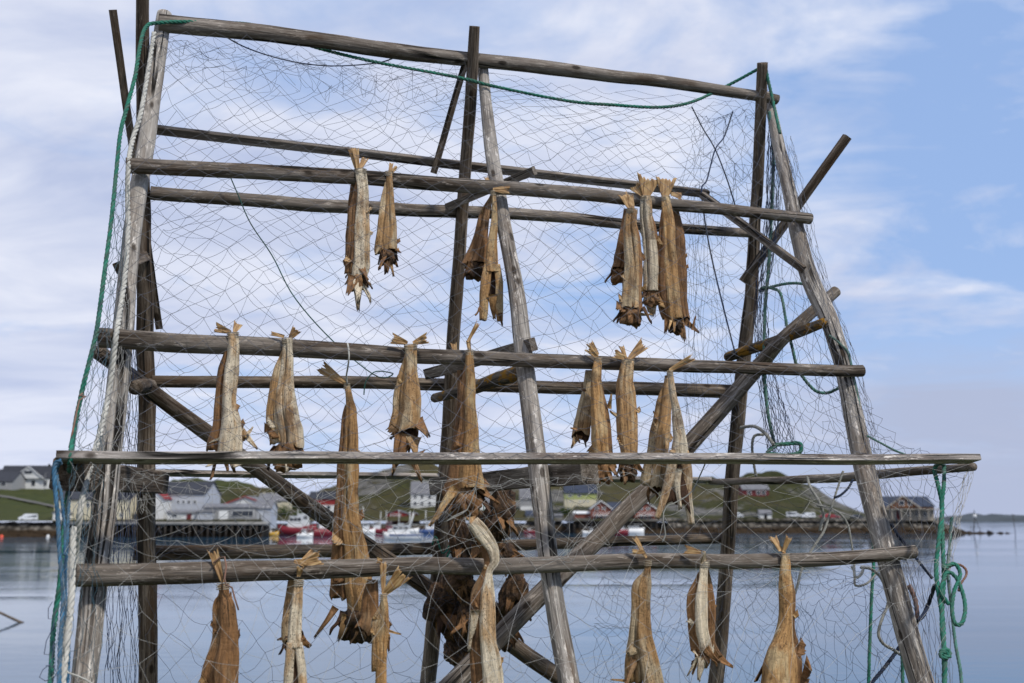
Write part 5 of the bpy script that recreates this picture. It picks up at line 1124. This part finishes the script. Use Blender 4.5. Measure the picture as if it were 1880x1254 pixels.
boat('white cruiser seen between middle post and fish heads', 824, 866, 979, HULL_W, hgt=1.6, cab=(.3, .8, 2.6), stripe=HULL_B, mast=3.0, flip=-1)
boat('low white speedboat moored left of the thick brace by the jetty', 1070, 1104, 981, HULL_W, hgt=1.2, cab=(.45, .65, .7), mast=0, flip=-1)
boat('red hulled boat right of the thick brace under the second cabin', 1128, 1154, 982, HULL_R, hgt=2.0, cab=(.3, .6, 1.0), mast=0, flip=-1)
boat('cream covered boat lying right of the red hull by the jetty', 1148, 1182, 980, HULL_W, hgt=1.9, cab=(.2, .8, .9), mast=0, flip=1)
boat('small boat with red float moored near the middle leg', 962, 986, 978, HULL_R, hgt=1.0, cab=(.3, .6, .7), mast=0, flip=1)
boat('white and red stern trawler with tall wheelhouse behind the brace by the quay end', 540, 580, 978, HULL_R, hgt=2.8, cab=(.15, .7, 4.2), mast=5.0, flip=1)
boat('low white boat lying in front of the larger red and white fishing boat', 546, 574, 986, HULL_W, hgt=1.2, cab=(.3, .6, 1.2), mast=0, flip=1)
boat('tiny white boat with red cabin left of the very long fish', 604, 626, 977.5, HULL_W, cabm=HULL_R, hgt=1.5, cab=(.3, .8, 2.0), mast=3.6, flip=-1)
boat('white boat with red cabin left of the navy boat at the pontoon', 700, 730, 977.4, HULL_W, cabm=HULL_R, hgt=1.5, cab=(.3, .7, 2.4), mast=4.2, flip=1)
boat('white boat bow on between bright red boathouse and middle post', 786, 806, 977.3, HULL_W, hgt=1.9, cab=(.2, .8, 2.8), mast=4.4, flip=-1)
boat('red and white boat half hidden by the left cod heads', 806, 832, 977.6, HULL_R, cabm=HULL_W, hgt=1.8, cab=(.3, .7, 2.6), mast=3.6, flip=1)
for lab, x, yw, r_, m in (('orange float among the boats right of the bright red boathouse', 789, 968, .55, ORANGE), ('small white mooring float near the rocks at the left', 88, 985.5, .45, HULL_W), ('pale orange mooring float at the left picture edge', 3, 985.5, .45, ORANGE), ('orange float on deck of the crane arm boat', 757, 971, .5, ORANGE), ('orange float beside the small bright red boat', 683, 966, .5, ORANGE)):
    Y = 5.3*FPX/(max(yw, 972)-950); p = bgp(x, yw, Y); mb = MB(); bm = bmesh.new(); bmesh.ops.create_icosphere(bm, subdivisions=3, radius=r_)
    mb.add([p+Vector((v.co.x, v.co.y, v.co.z*1.15+.12*r_*max(0, v.co.z/r_)**6)) for v in bm.verts], [tuple(w.index for w in f.verts) for f in bm.faces]); bm.free(); tag(mb.build('mooring_float', m), lab, 'float')
# ================================================================== VEHICLES
CAR_W = plain('car_paint_white', (.62, .64, .66), .3, .03, 1, .5); CAR_R = plain('car_paint_red', (.30, .025, .03), .3, .05, 1, .5); CAR_D = plain('car_paint_dark', (.03, .033, .04), .3, .1, 1, .5); TYRE = plain('tyre_rubber', (.02, .02, .02), .9, .1); LAMP = plain('headlight_glass', (.6, .6, .58), .15, .05, 1, .5)
VANP = [(-2.45, .35), (-2.5, .75), (-2.40, 1.02), (-1.75, 1.22), (-.95, 1.88), (-.6, 1.96), (2.1, 1.94), (2.42, 1.75), (2.48, .9), (2.45, .35)]
CARP = [(-2.1, .3), (-2.15, .65), (-2.05, .82), (-1.1, .95), (-.5, 1.40), (.9, 1.44), (1.55, 1.05), (2.05, .98), (2.15, .6), (2.1, .3)]
def car(label, x, yb, Y, P, paint, yaw=0.0, cat='car', name='parked_car', group='cars parked by the harbour'):
    B = bgp(x, yb, Y); root = empty(name, B, label, cat, group, yaw); lk = lambda mb, nm, m, par=root, sm=False: mb.build(nm, m, par, smooth=sm, world=False)
    mb = MB(); V = []; n = len(P)
    top = max(p[1] for p in P)
    for s, k in ((-1, .93), (-1, 1), (1, 1), (1, .93)):
        for px, pz in P:
            tum = 1-.13*max(0, (pz-1.0)/(top-1.0+.001)); V.append(Vector((px*(.985 if k < 1 else 1), s*.92*tum*(1.0 if k < 1 else .96), pz)))
    F = [tuple(range(n)), tuple(range(4*n-1, 3*n-1, -1))]
    for a in range(3):
        for i in range(n): F.append((a*n+i, a*n+(i+1) % n, (a+1)*n+(i+1) % n, (a+1)*n+i))
    mb.add(V, F); lk(mb, 'body', paint)
    rf = top-.12; bl = 1.05 if top > 1.6 else .95
    for a, b in ((( -1.25, -.55), (-.45, .65), (.75, 2.2)) if top > 1.6 else ((-.75, .1), (.2, 1.15))):
        for s in (-1, 1):
            mb = MB(); q0 = .30 if a == -1.25 or a == -.75 else .0
            mb.add([Vector((a, s*.90, bl)), Vector((b, s*.90, bl)), Vector((b-(.15 if b > 2 or b == 1.15 else 0), s*.815, rf)), Vector((a+q0*1.2, s*.815, rf))]+[Vector((a, s*.86, bl)), Vector((b, s*.86, bl)), Vector((b-.1, s*.77, rf)), Vector((a+q0*1.2, s*.77, rf))], [(0, 1, 2, 3), (4, 5, 6, 7), (0, 1, 5, 4), (1, 2, 6, 5), (2, 3, 7, 6), (3, 0, 4, 7)]); lk(mb, 'side_window', GLASS)
    mb = MB(); a, b = (P[3], P[4]); d = Vector((b[0]-a[0], 0, b[1]-a[1])); nn = Vector((-d.z, 0, d.x)).normalized()*.02
    A0 = Vector((a[0], 0, a[1]))+d*.08+nn; A1 = Vector((a[0], 0, a[1]))+d*.92+nn; mb.add([A0+Vector((0, -.78, 0)), A0+Vector((0, .78, 0)), A1+Vector((0, .70, 0)), A1+Vector((0, -.70, 0))], [(0, 1, 2, 3)]); lk(mb, 'windscreen', GLASS)
    for wx in (P[0][0]*.62, P[-1][0]*.62):
        for s in (-1, 1):
            mb = MB(); tube(mb, [Vector((wx, s*.70, .32)), Vector((wx, s*.93, .32))], .33, 16); w_ = lk(mb, 'wheel', TYRE); mb = MB(); tube(mb, [Vector((wx, s*.925, .32)), Vector((wx, s*.945, .32))], .19, 12); lk(mb, 'rim', POLEM, w_)
    for s in (-1, 1): mb = MB(); boxv(mb, (P[1][0]+.03, s*.66, .78), .12, .34, .17); lk(mb, 'headlight', LAMP)
    return root
car('white van parked on the quay road below the green slope at the left', 51, 956.5, Y0f(51)+3.5, VANP, CAR_W, .45, 'van', 'parked_van')
car('white van leftmost of those on the breakwater, beside the right back post', 1352, 951, Y0f(1352)+9, VANP, CAR_W, 3.0, 'van', 'parked_van')
car('white long van on the breakwater right of the small boat shed', 1457, 950, Y0f(1457)+9, VANP, CAR_W, 3.0, 'van', 'parked_van')
car('second white van behind the hanging pale rope on the breakwater', 1483, 951.5, Y0f(1483)+7, VANP, CAR_W, .2, 'van', 'parked_van')
car('left red car of two on the breakwater near the right front leg', 1516, 951, Y0f(1516)+8, CARP, CAR_R, .3)
car('right red car of two on the breakwater near the right front leg', 1530, 952, Y0f(1530)+6, CARP, CAR_R, 2.7)
car('dark car with pale front just left of the right front leg', 1573, 952.5, Y0f(1573)+6, CARP, CAR_D, .3)
# ================================================================== MARKS AT SEA
Yb = 372; B = bgp(1791, 975, Yb); B.z = 0; bc = empty('navigation_beacon', B, 'spindly tripod navigation beacon with white lantern box off the right point', 'beacon'); k = Yb/FPX
zt = bgp(1791, 946, Yb).z
for lx, ly in ((-1.3, -1), (1.6, -1), (.1, 1.6)): mb = MB(); tube(mb, [B+Vector((lx, ly, 0)), B+Vector((0, 0, zt-.6))], .09, 6); mb.build('leg', TIMB, bc)
mb = MB(); boxv(mb, B+Vector((0, 0, zt-.9)), .9, .9, 1.2, base=True); mb.build('lantern_box', HULL_W, bc)
mb = MB(); tube(mb, [B+Vector((0, 0, zt+.3)), B+Vector((0, 0, zt+1.7))], .14, 6); mb.build('top_mark', DARKM, bc)
p = bgp(1783, 972, Yb); mb = MB(); tube(mb, [Vector((p.x, Yb, -.5)), Vector((p.x-.05, Yb, 2.6))], .07, 6); tag(mb.build('sea_mark_pole', TIMB), 'short thin stake standing left of the tripod beacon', 'pole')
p = bgp(1863, 976, Yb); mb = MB(); tube(mb, [Vector((p.x+.2, Yb, -.5)), Vector((p.x-.2, Yb, bgp(1863, 945, Yb).z))], .11, 6); boxv(mb, (p.x-.2, Yb, bgp(1863, 945, Yb).z), 1.1, .12, .16); tag(mb.build('sea_mark_pole', TIMB), 'leaning sea mark pole at the far right edge', 'pole')
# sunken spar at the lower left
Ys = 5.3*FPX/(1143-950); a = bgp(38, 1143, Ys*FW.y/1.0); Yw = a.y
tt = CAM.z/-(ray(38, 1143).z); a = CAM+ray(38, 1143)*tt; b = a+Vector((-2.2, .1, .95))
mb = MB(); tube(mb, [a+Vector((.12, 0, -.06)), a+Vector((-.1, 0, .05)), b], [.10, .07, .05], 8, .1); tag(mb.build('driftwood_spar', W_BROWN), 'dark spar slanting out of the water at the lower left edge', 'spar')
# bushes along the quay houses
LEAFM = plain('bush_leaves', (.040, .070, .014), .8, .4, 2)
def bush(label, x, yb, r_, h):
    Y = terrY(x, yb); B = bgp(x, yb, Y); rt = empty('bush', B, label, 'bush'); mb = MB()
    for q in range(900):
        d = Vector((random.gauss(0, 1), random.gauss(0, 1), random.gauss(0, 1))).normalized()*random.random()**.4
        lump = 1+.35*noise.noise(d*2+B*.3); c = B+Vector((d.x*r_*lump, d.y*r_*.7*lump, h*.5+d.z*h*.5*lump)); s_ = random.uniform(.12, .3)
        u = Vector((random.gauss(0, 1), random.gauss(0, 1), random.gauss(0, 1))).normalized(); v = u.cross(Vector((random.gauss(0, 1), random.gauss(0, 1), 1))).normalized()
        mb.add([c-u*s_, c+v*s_*.6, c+u*s_, c-v*s_*.6], [(0, 1, 2, 3)])
    o = mb.build('foliage', LEAFM, rt, smooth=False)
    for q in range(3): mb = MB(); tube(mb, [B+Vector((0, 0, -.4)), B+Vector((random.uniform(-.5, .5)*r_, 0, h*.6))], .07, 5); mb.build('stem', TIMB, rt)
bush('round green bush right of the white quay house', 520, 948, 3.2, 4.2)
bush('green bush between the cream house and the diagonal brace', 538, 937, 2.6, 3.6)
bush('wide low green bush above the moored boats left of the red house', 556, 952, 4.2, 3.0)
bush('dark green bush on the jetty slope left of the rust red shed', 1040, 946, 3.0, 3.2)

# ================================================================== LIGHT AND SKY
SUN_EL, SUN_AZ = R(50), R(132)    # azimuth clockwise from +Y: behind the viewer, a little to the right
w = bpy.data.worlds.new('World'); SC.world = w; w.use_nodes = True; nt = w.node_tree; bg = nt.nodes['Background']; bg.inputs['Strength'].default_value = .1
sk = nt.nodes.new('ShaderNodeTexSky'); sk.sky_type = 'NISHITA'; sk.sun_disc = False; sk.sun_elevation = SUN_EL; sk.sun_rotation = SUN_AZ; sk.air_density = 1.0; sk.dust_density = .6; sk.ozone_density = 1.5
def nn(t, **k):
    x = nt.nodes.new(t)
    for a, v in k.items(): setattr(x, a, v)
    return x
def ml(op, a, b=0.0, c=None):
    x = nn('ShaderNodeMath', operation=op)
    for v, i in ((a, 0), (b, 1), (c, 2)):
        if v is None: continue
        if isinstance(v, (int, float)): x.inputs[i].default_value = v
        else: nt.links.new(v, x.inputs[i])
    return x.outputs[0]
def rampw(f, st):
    x = nn('ShaderNodeValToRGB'); e = x.color_ramp.elements
    while len(e) < len(st): e.new(.5)
    for q, (p, c) in zip(e, st): q.position = p; q.color = (c if isinstance(c, tuple) else (c,)*3)+(1,)
    nt.links.new(f, x.inputs['Fac']); return x.outputs['Color']
def mixw(f, a, b, typ='MIX'):
    x = nn('ShaderNodeMix', data_type='RGBA', blend_type=typ)
    for v, i in ((f, x.inputs['Factor']), (a, x.inputs[6]), (b, x.inputs[7])):
        if isinstance(v, (int, float)): i.default_value = v
        elif isinstance(v, tuple): i.default_value = v+(1,)
        else: nt.links.new(v, i)
    return x.outputs[2]
tc = nn('ShaderNodeTexCoord'); sp = nn('ShaderNodeSeparateXYZ'); nt.links.new(tc.outputs['Generated'], sp.inputs[0])
X, Yd, Z = sp.outputs
den = ml('ADD', ml('MAXIMUM', Z, 0.0), .16)
cb = nn('ShaderNodeCombineXYZ'); nt.links.new(ml('DIVIDE', X, den), cb.inputs[0]); nt.links.new(ml('DIVIDE', Yd, den), cb.inputs[1])
def nz(vec, sc, det, ro, dist=0, loc=(0, 0, 0), scl=(1, 1, 1), rot=0):
    mp = nn('ShaderNodeMapping'); mp.inputs['Location'].default_value = loc; mp.inputs['Scale'].default_value = scl; mp.inputs['Rotation'].default_value = (0, 0, rot); nt.links.new(vec, mp.inputs['Vector'])
    x = nn('ShaderNodeTexNoise'); x.inputs['Scale'].default_value = sc; x.inputs['Detail'].default_value = det; x.inputs['Roughness'].default_value = ro; x.inputs['Distortion'].default_value = dist
    nt.links.new(mp.outputs['Vector'], x.inputs['Vector']); return x.outputs['Fac']
n1 = nz(cb.outputs[0], 1.25, 7, .56, .6, (3.1, 1.7, 0), (.95, 1.0, 1), .25)
n2 = nz(cb.outputs[0], 3.4, 8, .6, .7, (7.3, 2.2, 0), (.9, 1.05, 1), -.2)
cov = ml('ADD', ml('MULTIPLY', n1, .62), ml('MULTIPLY', n2, .38))
cov = ml('SUBTRACT', cov, ml('MULTIPLY', X, .24))                       # clearer air towards the right (east)
cloud = rampw(cov, [(.39, 0.0), (.55, 1.0)])
tone = rampw(nz(cb.outputs[0], 1.5, 7, .58, .5, (1.2, 9.1, 0), (.8, 1.2, 1)), [(.34, (4.9, 5.6, 7.7)), (.62, (8.1, 8.4, 9.5))])
blue = mixw(.7, sk.outputs['Color'], (3.7, 5.5, 9.4))
col = mixw(cloud, blue, tone)
# pale band just above the sea, with a grey bank low down to the right
low = rampw(Z, [(.0, 1.0), (.20, 0.0)])
col = mixw(ml('MULTIPLY', low, .55), col, (5.9, 6.6, 8.7))
bk = nz(tc.outputs['Generated'], 3.2, 6, .6, .3, (0, 0, .4), (1.2, 1.2, 6))
bank_ = ml('MULTIPLY', rampw(ml('ADD', Z, ml('MULTIPLY', ml('SUBTRACT', bk, .5), .34)), [(.055, 1.0), (.15, 0.0)]), rampw(X, [(.08, 0.0), (.34, 1.0)]))
col = mixw(ml('MULTIPLY', bank_, .92), col, (4.4, 4.95, 6.7))
nt.links.new(col, bg.inputs['Color'])
sl = bpy.data.lights.new('sun', 'SUN'); sl.energy = 3.4; sl.angle = R(5); sl.color = (1, .95, .87); so = bpy.data.objects.new('sun', sl); COL.objects.link(so)
dv = Vector((math.sin(SUN_AZ)*math.cos(SUN_EL), math.cos(SUN_AZ)*math.cos(SUN_EL), math.sin(SUN_EL))); so.rotation_euler = dv.to_track_quat('Z', 'Y').to_euler(); so.location = (6, -8, 18)
vs = SC.view_settings; vs.view_transform = 'Standard'; vs.look = 'None'; vs.exposure = .04; vs.gamma = 1
SC.cycles.use_denoising = True; SC.cycles.max_bounces = 6
